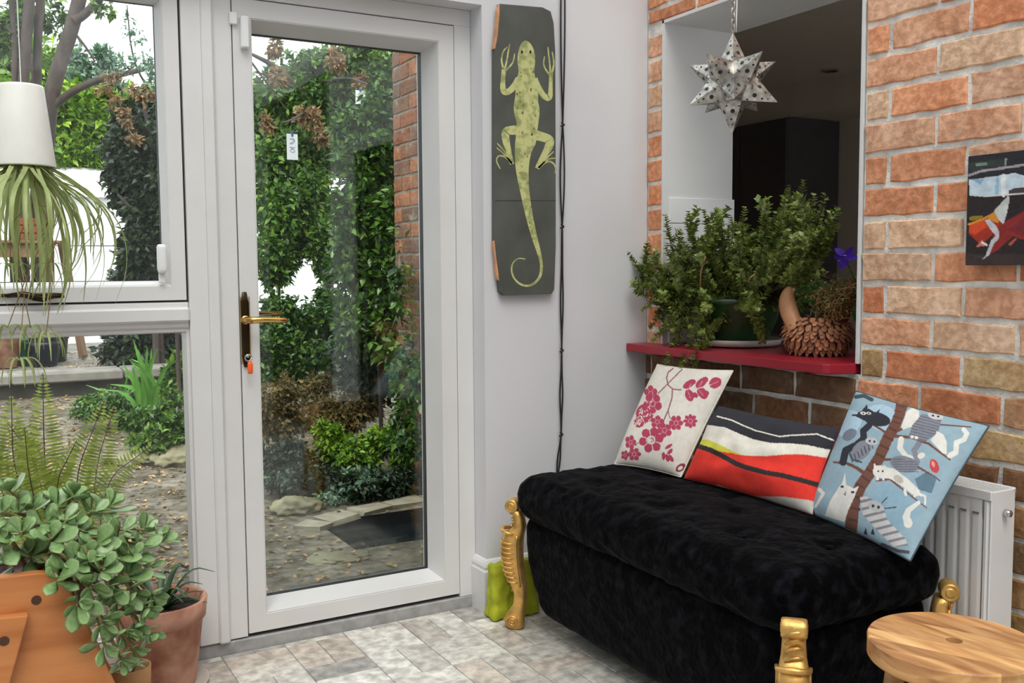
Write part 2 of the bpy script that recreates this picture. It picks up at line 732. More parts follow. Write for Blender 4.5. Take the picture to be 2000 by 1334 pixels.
def lay(y0, y1, k, pal, crop=0.0):
    """one brick of course k between y0 and y1 (y1 < y0) on the face x = 0"""
    zb = ZC - PB * k + rnd.uniform(-.0012, .0012)
    L = y0 - y1 - 0.013
    if L < 0.02:
        return
    H = PB - 0.0165
    if crop:
        zb, H = zb + crop, round(H - crop, 3)
    me = brick_mesh(round(L / 0.01) * 0.01 if L < 0.215 else 0.230, H, 0.05, rnd.randrange(4))
    c = rnd.choice(pal)
    s = rnd.uniform(0.9, 1.1)
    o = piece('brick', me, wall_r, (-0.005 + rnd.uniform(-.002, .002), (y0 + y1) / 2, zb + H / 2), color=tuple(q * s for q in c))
    if L >= 0.215:
        o.scale = (1, L / 0.230, 1)


def course(k, joints, lo, hi, pal):
    js = [hi] + [j for j in sorted(joints, reverse=True) if lo + 0.03 < j < hi - 0.03] + [lo]
    for a, b in zip(js[:-1], js[1:]):
        p = pal
        if pal == 'mix':
            zb = ZC - PB * k
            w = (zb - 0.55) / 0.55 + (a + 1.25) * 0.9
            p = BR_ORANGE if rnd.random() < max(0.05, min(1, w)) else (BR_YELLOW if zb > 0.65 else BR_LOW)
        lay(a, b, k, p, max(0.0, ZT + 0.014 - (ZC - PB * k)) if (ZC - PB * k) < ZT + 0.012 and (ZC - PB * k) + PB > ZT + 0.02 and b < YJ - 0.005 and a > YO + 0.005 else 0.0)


BL = 0.2435
for k in range(-6, 21):
    zb = ZC - PB * k
    if zb < 0.0:
        continue
    # pier right of the opening
    phase = YO - 0.0875 if k % 2 else YO - BL + 0.006
    if k >= 12:
        phase = {0: -1.216, 1: -1.10}[k % 2]
    js = [phase - BL * i for i in range(-2, 6)]
    if zb + PB > ZT + 0.02:      # above the opening the courses run through
        course(k, js + [phase + BL * i for i in range(1, 6)], YB, -0.003, 'mix')
    elif zb > ZS - 0.01:
        course(k, js, YB, YO, 'mix')
        course(k, [], YJ, -0.003, BR_ORANGE)
    else:
        ph = {12: -0.76, 13: -0.822, 14: -0.637}.get(k, -0.76 if k % 2 else -0.64)
        js2 = [ph + BL * i for i in range(-1, 5) if ph + BL * i > YO - 0.02]
        left = [j for j in js2]
        right = [j for j in js if j < YO - 0.03]
        seam = min(left) if left else YO
        allj = sorted(set(left + right + [min(left) - BL if min(left) - BL > max(right) + 0.05 else max(right)]), reverse=True)
        for a, b in zip([-0.003] + allj, allj + [YB]):
            if a - b < 0.03:
                continue
            mid = (a + b) / 2
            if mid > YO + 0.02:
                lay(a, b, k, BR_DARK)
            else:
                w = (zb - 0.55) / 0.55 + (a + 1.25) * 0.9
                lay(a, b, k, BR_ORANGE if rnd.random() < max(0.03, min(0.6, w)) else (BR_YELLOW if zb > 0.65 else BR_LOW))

# rest of that side wall: plaster and a dark panelled door standing in for an open doorway
struct('wall_side', merge(box(0.0, 0.31, -3.22, -2.70, -0.1, CZ), box(0.0, 0.31, -2.70, YB, 1.97, CZ)),
       PLASTER, 'white plastered side wall beyond the brickwork')
struct('wall_corner', box(0.0, 0.31, YW, -3.22, -0.1, CZ), M('dark_corner_wall', (0.10, 0.10, 0.11), 0.8), 'unseen corner wall, coloured dark for the door reflection')  # out of view; dark tone added for the reflection in the door glass
DKW = M('doorway_dark_brown', (0.035, 0.022, 0.015), 0.45, var=0.2)
doorway2 = struct('dark_doorway', box(0.05, 0.09, -2.70, -1.96, 0.0, 1.965, 0.003), DKW, 'dark panelled door in place of a dark open doorway')  # its dark colour stands in for the gloom of an open doorway
for z0, z1 in ((0.2, 0.9), (1.05, 1.85)):
    for y0, y1 in ((-2.62, -2.38), (-2.28, -2.04)):
        OBJ('panel', box(0.042, 0.05, y0, y1, z0, z1, 0.004), DKW, doorway2)
struct('trim_2', merge(box(-0.02, 0.04, -2.79, -2.70, 0, 1.97, 0.004), box(-0.02, 0.04, -2.79, -1.955, 1.97, 2.08, 0.004)), WHITE, 'white architrave')

# ------------------------------------------------- white lining of the opening and the kitchen behind
JT = 0.012
trim1 = struct('trim_1', merge(
    box(-0.006, 0.33, YJ - JT, YJ, ZS + 0.03, ZT + JT, 0.001), box(-0.006, 0.33, YO, YO + JT, ZS + 0.03, ZT + JT, 0.001),
    box(-0.006, 0.33, YO, YJ, ZT, ZT + JT, 0.001)), WHITE, 'white painted lining of the kitchen opening')
for z0, z1 in ((0.93, 1.373), (1.376, 1.47)):
    OBJ('wall_tile', box(0.018, 0.335, YJ - JT - 0.008, YJ - JT + 0.001, z0, z1, 0.002), UPVC, trim1)
KW = M('taupe_wall_paint', (0.56, 0.49, 0.41), 0.8, var=0.04, scale=3)
KC = M('taupe_ceiling_paint', (0.52, 0.46, 0.39), 0.8, var=0.04, scale=3)
KD = M('charcoal_cabinet', (0.05, 0.043, 0.045), 0.5, var=0.06)
struct('wall_kitchen_far', box(3.0, 3.1, -3.3, 3.05, -0.1, 2.5), KW, 'shadowy taupe kitchen wall')
struct('wall_kitchen_left', box(0.31, 3.0, 2.95, 3.05, -0.1, 2.5), KW, 'kitchen end wall')
struct('wall_kitchen_near', box(0.30, 0.312, 0.27, 2.95, -0.1, 2.5), KW, 'kitchen side of the garden wall')
struct('wall_kitchen_right', merge(box(0.31, 0.5, -3.4, -3.3, -0.1, 2.5), box(2.8, 3.1, -3.4, -3.3, -0.1, 2.5), box(0.5, 2.8, -3.4, -3.3, -0.1, 0.85), box(0.5, 2.8, -3.4, -3.3, 2.2, 2.5)), KW, 'kitchen end wall with an added, unseen window')  # unseen window opening added to let daylight brighten the kitchen
struct('window_added', merge(rect_ring(0.5, 2.8, 0.85, 2.2, [(0, -3.38), (0.05, -3.38), (0.05, -3.32), (0, -3.32)])), WHITE, 'white frame of the added kitchen window')
struct('trim_6', box(2.55, 3.0, -3.3, 2.95, 2.2, 2.4), KW, 'boxed beam along the kitchen ceiling')
struct('ceiling_kitchen', box(0.31, 3.1, -3.4, 3.05, 2.4, 2.5), KC, 'dim kitchen ceiling')
struct('floor_kitchen', box(0.31, 3.1, -3.4, 3.05, -0.12, 0.0), KW, 'dim kitchen floor')
struct('trim_3', box(0.312, 0.95, YO - 0.6, 0.9, 0.86, 0.905, 0.004), KD, 'dark worktop behind the opening')
p0, p1 = hit(1400, 300, 0, 2.5), hit(1536, 300, 0, 2.5)
cab = thing('tall_cabinet', 'tall charcoal kitchen cabinet in the dark room beyond the opening', 'cabinet', ((2.75), (p0[1] + p1[1]) / 2, 0))
OBJ('body', box(2.52, 2.995, p1[1], p0[1] + 0.05, 0.0, 2.195, 0.003), KD, cab)
for a, b in ((p1[1] + 0.004, (p0[1] + p1[1]) / 2 + 0.1), ((p0[1] + p1[1]) / 2 + 0.104, p0[1] + 0.046)):
    d = OBJ('door', box(2.50, 2.52, a, b, 0.1, 2.19, 0.003), KD, cab)
    OBJ('handle', box(2.475, 2.5, b - 0.05, b - 0.035, 1.0, 1.25, 0.004), CHROME, d)
ph = hit(1622, 135, 2, 2.40)
sp = thing('ceiling_downlight', 'small dark round downlight in the kitchen ceiling', 'light', (ph[0], ph[1], 2.385))
OBJ('rim', lathe([(0.045, 0.0), (0.05, 0.004), (0.05, 0.015), (0.036, 0.015), (0.034, 0.004)], (ph[0], ph[1], 2.385), 24, cap=False), CHROME, sp)
OBJ('lens', lathe([(0.0, 0.006), (0.036, 0.008)], (ph[0], ph[1], 2.385), 24, cap=False), SEAL, sp)

# ------------------------------------------------- glass roof
roof = struct('ceiling', merge(box(XW - 0.2, 0.31, -0.06, 0.27, CZ, CZ + 0.12), box(XW - 0.2, 0.31, YW - 0.2, YW + 0.08, CZ, CZ + 0.12),
                               box(XW - 0.2, XW + 0.06, YW, 0.0, CZ, CZ + 0.12), box(-0.05, 0.31, YW, 0.0, CZ, CZ + 0.12)), WHITE,
              'white framed glass roof of the sun room')
NB = 6
xs = np.linspace(XW, -0.0, NB + 1)
for x in xs[1:-1]:
    OBJ('rafter', box(x - 0.03, x + 0.03, YW, 0.0, CZ, CZ + 0.11, 0.004), WHITE, roof)
for a, b in zip(xs[:-1], xs[1:]):
    OBJ('pane', box(a + 0.01, b - 0.01, YW + 0.01, 0.0, CZ + 0.112, CZ + 0.118), GLASS_ROOF, roof)

# ------------------------------------------------- door and window in the back wall
struct('trim_4', box(-3.95, XR - 0.004, YD - 0.001, 0.42, -0.1, 0.040, 0.004), STONE_SILL, 'grey threshold under the door and window')
XL, XRR = -1.518, -0.768
ZB, ZTOP = 0.054, 2.0406
FD = 0.075           # frame depth
fr = struct('trim_5', merge(
    box(XRR + 0.003, XR - 0.0005, YD, YD + FD, 0.04, ZTOP + 0.0042, 0.002),
    box(XL - 0.004, XR - 0.0005, YD, YD + FD, ZTOP + 0.004, HZ - 0.0005, 0.002),
    box(-1.579, XL - 0.003, YD, YD + FD, 0.045, HZ - 0.0005, 0.002),
    box(-1.614, -1.579, YD - 0.016, YD + FD, 0.04, HZ - 0.0005, 0.006),
    box(-1.672, -1.614, YD - 0.010, YD + FD, 0.045, HZ - 0.0005, 0.002),
    box(XL, XRR, YD + 0.045, YD + FD, 0.04, ZB - 0.003, 0.001)), WHITE, 'white painted door frame and mullion posts')
door = struct('door_1', rect_ring(XL, XRR, ZB, ZTOP, [(0.0, YD), (0.0545, YD), (0.0565, YD + 0.003), (0.0585, YD + 0.001), (0.078, YD + 0.098), (0.078, YD + 0.10), (0.0, YD + 0.06)]),
              WHITE, 'white framed glazed garden door with brass lever handle')
OBJ('glass_pane', box(XL + 0.074, XRR - 0.074, YD + 0.102, YD + 0.108, ZB + 0.074, ZTOP - 0.074), GLASS, door)
OBJ('glass_pane', box(XL + 0.074, XRR - 0.074, YD + 0.122, YD + 0.128, ZB + 0.074, ZTOP - 0.074), GLASS, door)
OBJ('spacer', rect_ring(XL + 0.070, XRR - 0.070, ZB + 0.070, ZTOP - 0.070, [(0, YD + 0.100), (0.0085, YD + 0.100), (0.0085, YD + 0.130), (0, YD + 0.130)]), SEAL, door)
OBJ('outer_bead', rect_ring(XL, XRR, ZB, ZTOP, [(0.0, YD + 0.061), (0.072, YD + 0.129), (0.074, YD + 0.145), (0.0, YD + 0.145)]), WHITE, door)
OBJ('door_seal', rect_ring(XL - 0.004, XRR + 0.004, ZB - 0.004, ZTOP + 0.005, [(0, YD + 0.012), (0.005, YD + 0.012), (0.005, YD + 0.03), (0, YD + 0.03)]), SEAL, door)

# lever handle
hz = 1.058
hx = -1.505
plate = OBJ('backplate', rbox((0.0135, 0.004, 0.118), 0.0039, 6)[:2], DARK_BRASS, door, True)  # polished brass; the dark it reflects is put into its colour
pv = np.array([v.co for v in plate.data.vertices])
pv[:, 0] *= np.where(np.abs(pv[:, 2]) > 0.106, np.sqrt(np.clip(1 - ((np.abs(pv[:, 2]) - 0.106) / 0.0125) ** 2, 0.02, 1)), 1)
plate.data.vertices.foreach_set('co', (pv + np.array([hx, YD - 0.004, 1.027])).ravel())
OBJ('edge_trim', tube([(hx - 0.0135, YD - 0.006, 0.92), (hx - 0.0135, YD - 0.006, 1.13)], 0.0014, 6), BRASS, plate)
OBJ('edge_trim', tube([(hx + 0.0135, YD - 0.006, 0.92), (hx + 0.0135, YD - 0.006, 1.13)], 0.0014, 6), BRASS, plate)
lev = OBJ('lever', merge(
    tube([(hx, YD - 0.005, hz), (hx, YD - 0.022, hz), (hx + 0.003, YD - 0.046, hz), (hx + 0.014, YD - 0.052, hz), (hx + 0.045, YD - 0.053, hz + 0.001),
          (hx + 0.09, YD - 0.053, hz - 0.001), (hx + 0.114, YD - 0.053, hz - 0.003), (hx + 0.119, YD - 0.053, hz - 0.003)],
         [0.0115, 0.0105, 0.0105, 0.0115, 0.0098, 0.0085, 0.0088, 0.0060], 12),
    lathe([(0.013, 0), (0.0145, 0.002), (0.013, 0.006)], (0, 0, 0), 16)), BRASS, door, True)
v = np.array([q.co for q in lev.data.vertices])
v[-48:] = np.c_[v[-48:, 0] + hx, YD - 0.008 - v[-48:, 2], v[-48:, 1] + hz]
lev.data.vertices.foreach_set('co', v.ravel())
for dx in (0.082, 0.090):
    OBJ('band', tube([(hx + dx, YD - 0.053, hz - 0.001), (hx + dx + 0.003, YD - 0.053, hz - 0.001)], 0.0099, 12), BRASS, lev)
OBJ('outside_lever', tube([(hx + 0.01, YD + 0.145, hz + 0.01), (hx + 0.01, YD + 0.185, hz + 0.01), (hx + 0.03, YD + 0.19, hz + 0.01), (hx + 0.17, YD + 0.19, hz + 0.008)], [0.011, 0.01, 0.01, 0.008], 10), BRASS, door, True)
key = OBJ('key', merge(tube([(hx, YD - 0.006, 0.945), (hx, YD - 0.03, 0.945)], 0.004, 8),
                       tube([(hx + 0.010 * math.cos(a), YD - 0.033, 0.941 + 0.010 * math.sin(a)) for a in np.linspace(0, 6.28, 14)], 0.0022, 6)), CHROME, door, True)
OBJ('key_tag', rbox((0.008, 0.004, 0.019), 0.0035, 4)[:2], ORANGE, key, True)
kt = bpy.data.objects[[c.name for c in key.children][0]]
kv = np.array([q.co for q in kt.data.vertices])
kt.data.vertices.foreach_set('co', (kv + np.array([hx + 0.004, YD - 0.036, 0.910])).ravel())
# alarm contacts
al = thing('alarm_contact', 'small white alarm contact at the top of the door frame', 'sensor', (-1.484, YD, 1.89))
OBJ('body', box(-1.4965, -1.471, YD - 0.022, YD - 0.0005, 1.889, 1.985, 0.004), UPVC, al)
OBJ('magnet', box(-1.528, -1.504, YD - 0.012, YD - 0.0005, 1.958, 1.995, 0.003), UPVC, al)

# window left of the door: casement above, fixed light below
XWR = -1.6725
win = struct('window_1', merge(
    box(-3.95, XWR, YD, YD + FD, HZ - 0.035, HZ - 0.0005, 0.002),
    box(-3.95, XWR, YD, YD + FD, 0.04, 0.115, 0.003),
    box(-3.95, XWR, YD - 0.018, YD + FD, 1.058, 1.102, 0.006), box(-3.95, XWR, YD - 0.002, YD + FD, 1.040, 1.118, 0.004),
    box(-2.86, -2.80, YD - 0.004, YD + FD, 0.06, HZ - 0.03, 0.003), box(-3.95, -3.91, YD, YD + FD, 0.06, HZ - 0.03, 0.003)),
    WHITE, 'white framed window left of the door with an opening upper light')
for a, b in ((-2.795, -1.679), (-3.905, -2.865)):
    cs = OBJ('casement', rect_ring(a, b, 1.124, 2.058, [(0, YD - 0.004), (0.042, YD - 0.004), (0.048, YD + 0.004), (0.058, YD + 0.04), (0.058, YD + 0.05), (0, YD + 0.05)]), WHITE, win)
    OBJ('glass_pane', box(a + 0.054, b - 0.054, YD + 0.043, YD + 0.048, 1.178, 2.004), GLASS, cs)
    OBJ('seal', rect_ring(a - 0.012, b + 0.0063, 1.112, 2.066, [(0, YD + 0.008), (0.022, YD + 0.008), (0.022, YD + 0.03), (0, YD + 0.03)]), SEAL, cs)
    OBJ('spacer', rect_ring(a + 0.050, b - 0.050, 1.174, 2.008, [(0, YD + 0.0505), (0.010, YD + 0.0505), (0.010, YD + 0.058), (0, YD + 0.058)]), SEAL, cs)
    fl = OBJ('fixed_light', rect_ring(a - 0.008, b + 0.012, 0.112, 1.042, [(0, YD + 0.008), (0.014, YD + 0.008), (0.020, YD + 0.05), (0, YD + 0.06)]), WHITE, win)
    OBJ('glass_pane', box(a + 0.008, b - 0.004, YD + 0.050, YD + 0.055, 0.128, 1.026), GLASS, fl)
# window stay and catch in brass
q = hit(60, 578, 1, YD - 0.012)
stay = OBJ('window_catch', merge(
    tube([(-2.30, YD - 0.010, 1.146), (-2.05, YD - 0.010, 1.148), (-2.02, YD - 0.02, 1.147)], [0.005, 0.005, 0.004], 8),
    tube([(q[0] - 0.06, YD - 0.012, 1.146), (q[0] - 0.02, YD - 0.022, 1.150), (q[0] + 0.01, YD - 0.026, 1.141), (q[0] + 0.03, YD - 0.022, 1.135), (q[0] + 0.055, YD - 0.018, 1.143), (q[0] + 0.085, YD - 0.018, 1.142)],
         [0.006, 0.009, 0.011, 0.009, 0.007, 0.005], 10)), DARK_BRASS, win, True)
ws = thing('window_sensor', 'white curved alarm sensor on the right side of the window casement', 'sensor', (-1.75, YD, 1.20))
V, F, N_ = rbox((0.0135, 0.012, 0.043), 0.008, 8)
OBJ('body', (V + np.array([-1.7485, YD - 0.017, 1.248]), F), UPVC, ws, True)
OBJ('base', box(-1.758, -1.739, YD - 0.014, YD - 0.0045, 1.176, 1.206, 0.002), UPVC, ws)

# =================================================================== SILL SHELF
SZ = 0.928
out = [(-0.100, -0.004), (-0.100, -0.962), (-0.086, -0.978), (-0.012, -1.006), (0.33, YO + JT + 0.001), (0.33, YJ - JT - 0.001), (-0.008, YJ - JT - 0.001), (-0.008, -0.004)]
out[3] = (-0.010, -1.008)
out.insert(4, (-0.008, YO + JT + 0.001))
V = [(x, y, 0.898) for x, y in out] + [(x, y, SZ) for x, y in out]
n = len(out)
F = [tuple(range(n)), tuple(n + i for i in range(n))] + [(i, (i + 1) % n, n + (i + 1) % n, n + i) for i in range(n)]
shelf = tag(OBJ('window_shelf', (V, F), RED), 'glossy dark red sill board with a clipped corner under the kitchen opening', 'shelf')
bv = shelf.modifiers.new('edge', 'BEVEL')
bv.width = 0.003
bv.segments = 2

# =================================================================== OTTOMAN BENCH
from mathutils import noise as mnoise
OC = np.array([-0.447, -0.822, 0.0])
OA = math.radians(-1.0)
oca, osa = math.cos(OA), math.sin(OA)


def ott(P):
    """local (depth outward to -x side = -a, length b, z) -> world"""
    P = np.array(P, float)
    return np.c_[OC[0] + P[:, 0] * oca - P[:, 1] * osa, OC[1] + P[:, 0] * osa + P[:, 1] * oca, P[:, 2]]


bench = thing('ottoman_bench', 'long black crushed velvet ottoman bench with carved gold legs', 'bench', OC)


def wrinkle(V, N, amp, sc):
    for i in range(len(V)):
        p = Vector(V[i])
        q = p * sc
        a = mnoise.noise(q + Vector((mnoise.noise(q * 0.7), mnoise.noise(q * 0.6 + Vector((5, 1, 2))), 0)) * 1.3)
        b = mnoise.noise(q * 2.3)
        V[i] = V[i] + N[i] * (amp * (-abs(a) * 1.2 + 0.35 * b))
    return V


# padded top
V, F, N = rbox((0.268, 0.640, 0.080), 0.066, 74)
low = V[:, 2] < 0
V[:, :2] *= np.where(low, 1 - 0.045 * np.clip(-V[:, 2] / 0.08, 0, 1) ** 2, 1.0)[:, None]
crown = np.clip(1 - (V[:, 0] / 0.268) ** 2, 0, 1) * np.clip(1 - (V[:, 1] / 0.64) ** 4, 0, 1)
V[:, 2] += np.where(V[:, 2] > 0.03, 0.018 * crown, 0)
# buttoned tufts
tufts = [(a, b) for i, b in enumerate(np.linspace(-0.5, 0.5, 7)) for a in ((-0.12, 0.12) if i % 2 else (0.0,))]
for a, b in tufts:
    d = np.hypot(V[:, 0] - a, (V[:, 1] - b))
    V[:, 2] -= np.where(V[:, 2] > 0.03, 0.012 * np.exp(-(d / 0.035) ** 2), 0)
V = wrinkle(V, N, 0.009, 11.0)
V[:, 2] += 0.448
OBJ('seat_pad', (ott(V), F), VELVET, bench, True)
bt = []
for a, b in tufts:
    bt.append(lathe([(0.0, 0.004), (0.006, 0.003), (0.009, 0.0), (0.009, -0.004)], (a, b, 0.5295), 10, cap=False))
for g in bt:
    OBJ('button', (ott(g[0]), g[1]), VELVET, bench, True)
# upholstered body, tapering to the floor
V, F, N = rbox((0.245, 0.612, 0.178), 0.05, 60)
t = (V[:, 2] + 0.178) / 0.356
sc = 0.86 + 0.14 * np.sin(np.clip(t * 1.25, 0, 1) * math.pi / 2) - 0.02 * np.clip(t - 0.8, 0, 1) * 5
V[:, 0] *= sc
V[:, 1] *= 0.90 + 0.10 * (sc - 0.86) / 0.14
V = wrinkle(V, N, 0.006, 12.0)
V[:, 2] += 0.233
OBJ('body', (ott(V), F), VELVET, bench, True)


def make_leg(cx, cy, dx, dy):
    """carved cabriole leg facing the corner direction (dx, dy), local metres"""
    dl = math.hypot(dx, dy)
    dx, dy = dx / dl, dy / dl
    sx, sy = -dy, dx

    def W(L):
        L = np.array(L, float)
        return ott(np.c_[cx + L[:, 0] * dx + L[:, 1] * sx, cy + L[:, 0] * dy + L[:, 1] * sy, L[:, 2]])
    prof = [(0.0, 0.004, .020, .022), (0.006, 0.008, .030, .028), (0.03, 0.014, .036, .030), (0.055, 0.006, .028, .026), (0.085, -0.006, .021, .022),
            (0.12, -0.010, .021, .023), (0.155, -0.002, .026, .028), (0.20, 0.010, .033, .032), (0.25, 0.017, .035, .034), (0.30, 0.016, .035, .034),
            (0.328, 0.010, .034, .034), (0.336, 0.0, .027, .031), (0.352, -0.009, .020, .028), (0.385, -0.006, .018, .026), (0.405, 0.002, .020, .026)]
    V, F = [], []
    seg = 20
    for z, d, hd, hs in prof:
        for i in range(seg):
            a = 2 * math.pi * i / seg
            c, s = math.cos(a), math.sin(a)
            e = 0.7
            V.append((d + hd * math.copysign(abs(c) ** e, c), hs * math.copysign(abs(s) ** e, s), z))
    for k in range(len(prof) - 1):
        for i in range(seg):
            j = (i + 1) % seg
            F.append((k * seg + i, k * seg + j, (k + 1) * seg + j, (k + 1) * seg + i))
    F += [tuple(reversed(range(seg))), tuple((len(prof) - 1) * seg + i for i in range(seg))]
    leg = OBJ('leg', (W(V), F), GOLD, bench, True)
    # scroll knob: short drum lying across the leg, with raised rings
    pr = [(0.007, -0.028), (0.010, -0.0295), (0.011, -0.0265), (0.016, -0.0265), (0.018, -0.0285), (0.022, -0.026), (0.023, -0.018),
          (0.023, 0.018), (0.022, 0.026), (0.018, 0.0285), (0.016, 0.0265), (0.011, 0.0265), (0.010, 0.0295), (0.007, 0.028)]
    kv, kf = lathe(pr, (0, 0, 0), 24)
    kv = [(0.014 + x, z, 0.421 + y) for x, y, z in kv]
    OBJ('scroll_knob', (W(kv), kf), GOLD, leg, True)
    # reeded carving down the knee, two side rails, shoulder bead
    car = []
    for i in range(9):
        z = 0.170 + 0.0165 * i
        dd, hd, hs = [np.interp(z, [q_[0] for q_ in prof], [q_[k_] for q_ in prof]) for k_ in (1, 2, 3)]
        pts = []
        for a in np.linspace(-1.75, 1.75, 13):
            c, s = math.cos(a), math.sin(a)
            pts.append((dd + (hd + 0.0012) * math.copysign(abs(c) ** 0.7, c), (hs + 0.0012) * math.copysign(abs(s) ** 0.7, s), z - 0.006 * abs(s) ** 2))
        car.append(tube(pts, np.interp(np.linspace(-1, 1, 13), [-1, -.7, 0, .7, 1], [0.002, 0.0046, 0.0054, 0.0046, 0.002]), 7))
    for s in (-1, 1):
        zz = np.linspace(0.15, 0.325, 12)
        f = np.interp(zz, [0.155, 0.2, 0.25, 0.3, 0.328], [-0.014, -0.008, -0.004, -0.004, -0.008])
        ww = np.interp(zz, [0.15, 0.25, 0.325], [0.027, 0.034, 0.034])
        car.append(tube([(a, s * b, c) for a, b, c in zip(f, ww, zz)], 0.0048, 8))
    car.append(tube([(0.005, -0.037, 0.330), (0.034, -0.034, 0.334), (0.048, -0.018, 0.338), (0.052, 0, 0.340), (0.048, 0.018, 0.338), (0.034, 0.034, 0.334), (0.005, 0.037, 0.330)], [0.004, 0.006, 0.007, 0.0075, 0.007, 0.006, 0.004], 8))
    for i in range(4):      # acanthus strokes over the neck and the scroll
        z = 0.350 + 0.021 * i
        f = np.interp(z, [0.335, 0.352, 0.385, 0.405, 0.42], [0.033, 0.015, 0.015, 0.030, 0.037])
        car.append(tube([(f - 0.002, -0.019, z - 0.008), (f + 0.001, -0.006, z + 0.002), (f + 0.001, 0.008, z + 0.006), (f - 0.003, 0.020, z + 0.003)], [0.003, 0.0048, 0.0048, 0.003], 7))
    for i in range(3):
        car.append(tube([(0.012, -0.018 + 0.006 * i, 0.165 - 0.012 * i), (0.020, 0, 0.150 - 0.012 * i), (0.012, 0.018 - 0.006 * i, 0.165 - 0.012 * i)], 0.004, 6))
    g = merge(*car)
    OBJ('carving', (W(g[0]), g[1]), GOLD, leg, True)
    for s in (-1, 1):
        sp_ = [(0.012 + 0.019 * (1 - t_ * .8) * math.cos(6.0 * t_ * 2), s * 0.029, 0.030 + 0.019 * (1 - t_ * .8) * math.sin(6.0 * t_ * 2)) for t_ in np.linspace(0, 1, 26)]
        g = tube(sp_, 0.0036, 6)
        OBJ('foot_scroll', (W(g[0]), g[1]), GOLD, leg, True)


for sx_, sy_ in ((-1, 1), (-1, -1), (1, -1), (1, 1)):
    make_leg(sx_ * 0.246, sy_ * 0.632, sx_, sy_)

# =================================================================== CUSHIONS
def S(r, g, b):
    """sRGB 0-255 -> linear"""
    return tuple(((c / 255) / 12.92) if c / 255 <= 0.04045 else (((c / 255) + 0.055) / 1.055) ** 2.4 for c in (r, g, b))


class Painter:
    def __init__(self, X, Y, base):
        self.X, self.Y = X, Y
        self.C = np.tile(np.array(base, float), (len(X), 1))

    def mask(self, m, c):
        self.C[m] = c

    def poly_mask(self, pts):
        P = np.array(pts, float)
        ins = np.zeros(len(self.X), bool)
        j = len(P) - 1
        for i in range(len(P)):
            xi, yi, xj, yj = *P[i], *P[j]
            c = ((yi > self.Y) != (yj > self.Y))
            with np.errstate(divide='ignore', invalid='ignore'):
                c &= self.X < (xj - xi) * (self.Y - yi) / (yj - yi + 1e-12) + xi
            ins ^= c
            j = i
        return ins

    def poly(self, pts, c):
        self.mask(self.poly_mask(pts), c)

    def dist(self, pts):
        P = np.array(pts, float)
        D = np.full(len(self.X), 1e9)
        Tm = np.zeros(len(self.X))
        for i in range(len(P) - 1):
            a, b = P[i], P[i + 1]
            ab = b - a
            t = np.clip(((self.X - a[0]) * ab[0] + (self.Y - a[1]) * ab[1]) / (ab @ ab + 1e-9), 0, 1)
            d = np.hypot(self.X - a[0] - t * ab[0], self.Y - a[1] - t * ab[1])
            up = d < D
            D = np.where(up, d, D)
            Tm = np.where(up, (i + t) / (len(P) - 1), Tm)
        return D, Tm

    def line(self, pts, w0, c, w1=None):
        D, T = self.dist(pts)
        w1 = w0 if w1 is None else w1
        self.mask(D < (w0 + (w1 - w0) * T) / 2, c)

    def ell(self, cx, cy, rx, ry, ang, c, ring=None):
        a = math.radians(ang)
        dx, dy = self.X - cx, self.Y - cy
        e = ((dx * math.cos(a) + dy * math.sin(a)) / rx) ** 2 + ((-dx * math.sin(a) + dy * math.cos(a)) / ry) ** 2
        m = e < 1
        if ring:
            m &= e > ring
        self.mask(m, c)

    def flower(self, cx, cy, r, n, c, c2, squash=1.0, rot=0):
        a = np.arctan2((self.Y - cy) / squash, self.X - cx) + math.radians(rot)
        d = np.hypot((self.Y - cy) / squash, self.X - cx)
        rr = r * (0.72 + 0.28 * np.abs(np.cos(a * n / 2)))
        m = d < rr
        self.mask(m, c)
        gap = m & (np.abs(np.sin(a * n / 2 + math.pi / 2 * 0)) < 0.14) & (d > r * 0.3)
        gap2 = m & (np.abs(np.cos(a * n / 2)) < 0.16) & (d > r * 0.28)
        self.mask(gap2, c2)
        ring = m & (d < r * 0.33) & (d > r * 0.22)
        self.mask(ring, c2)


FABRIC = M('printed_cotton', (1, 1, 1), 0.9, var=0.05, scale=60, vcol=True, bump=0.10, bscale=350)


def add_print(o, C):
    me = o.data
    ca = me.color_attributes.new('print', 'FLOAT_COLOR', 'POINT')
    ca.data.foreach_set('color', np.c_[C, np.ones(len(C))].astype(np.float32).ravel())


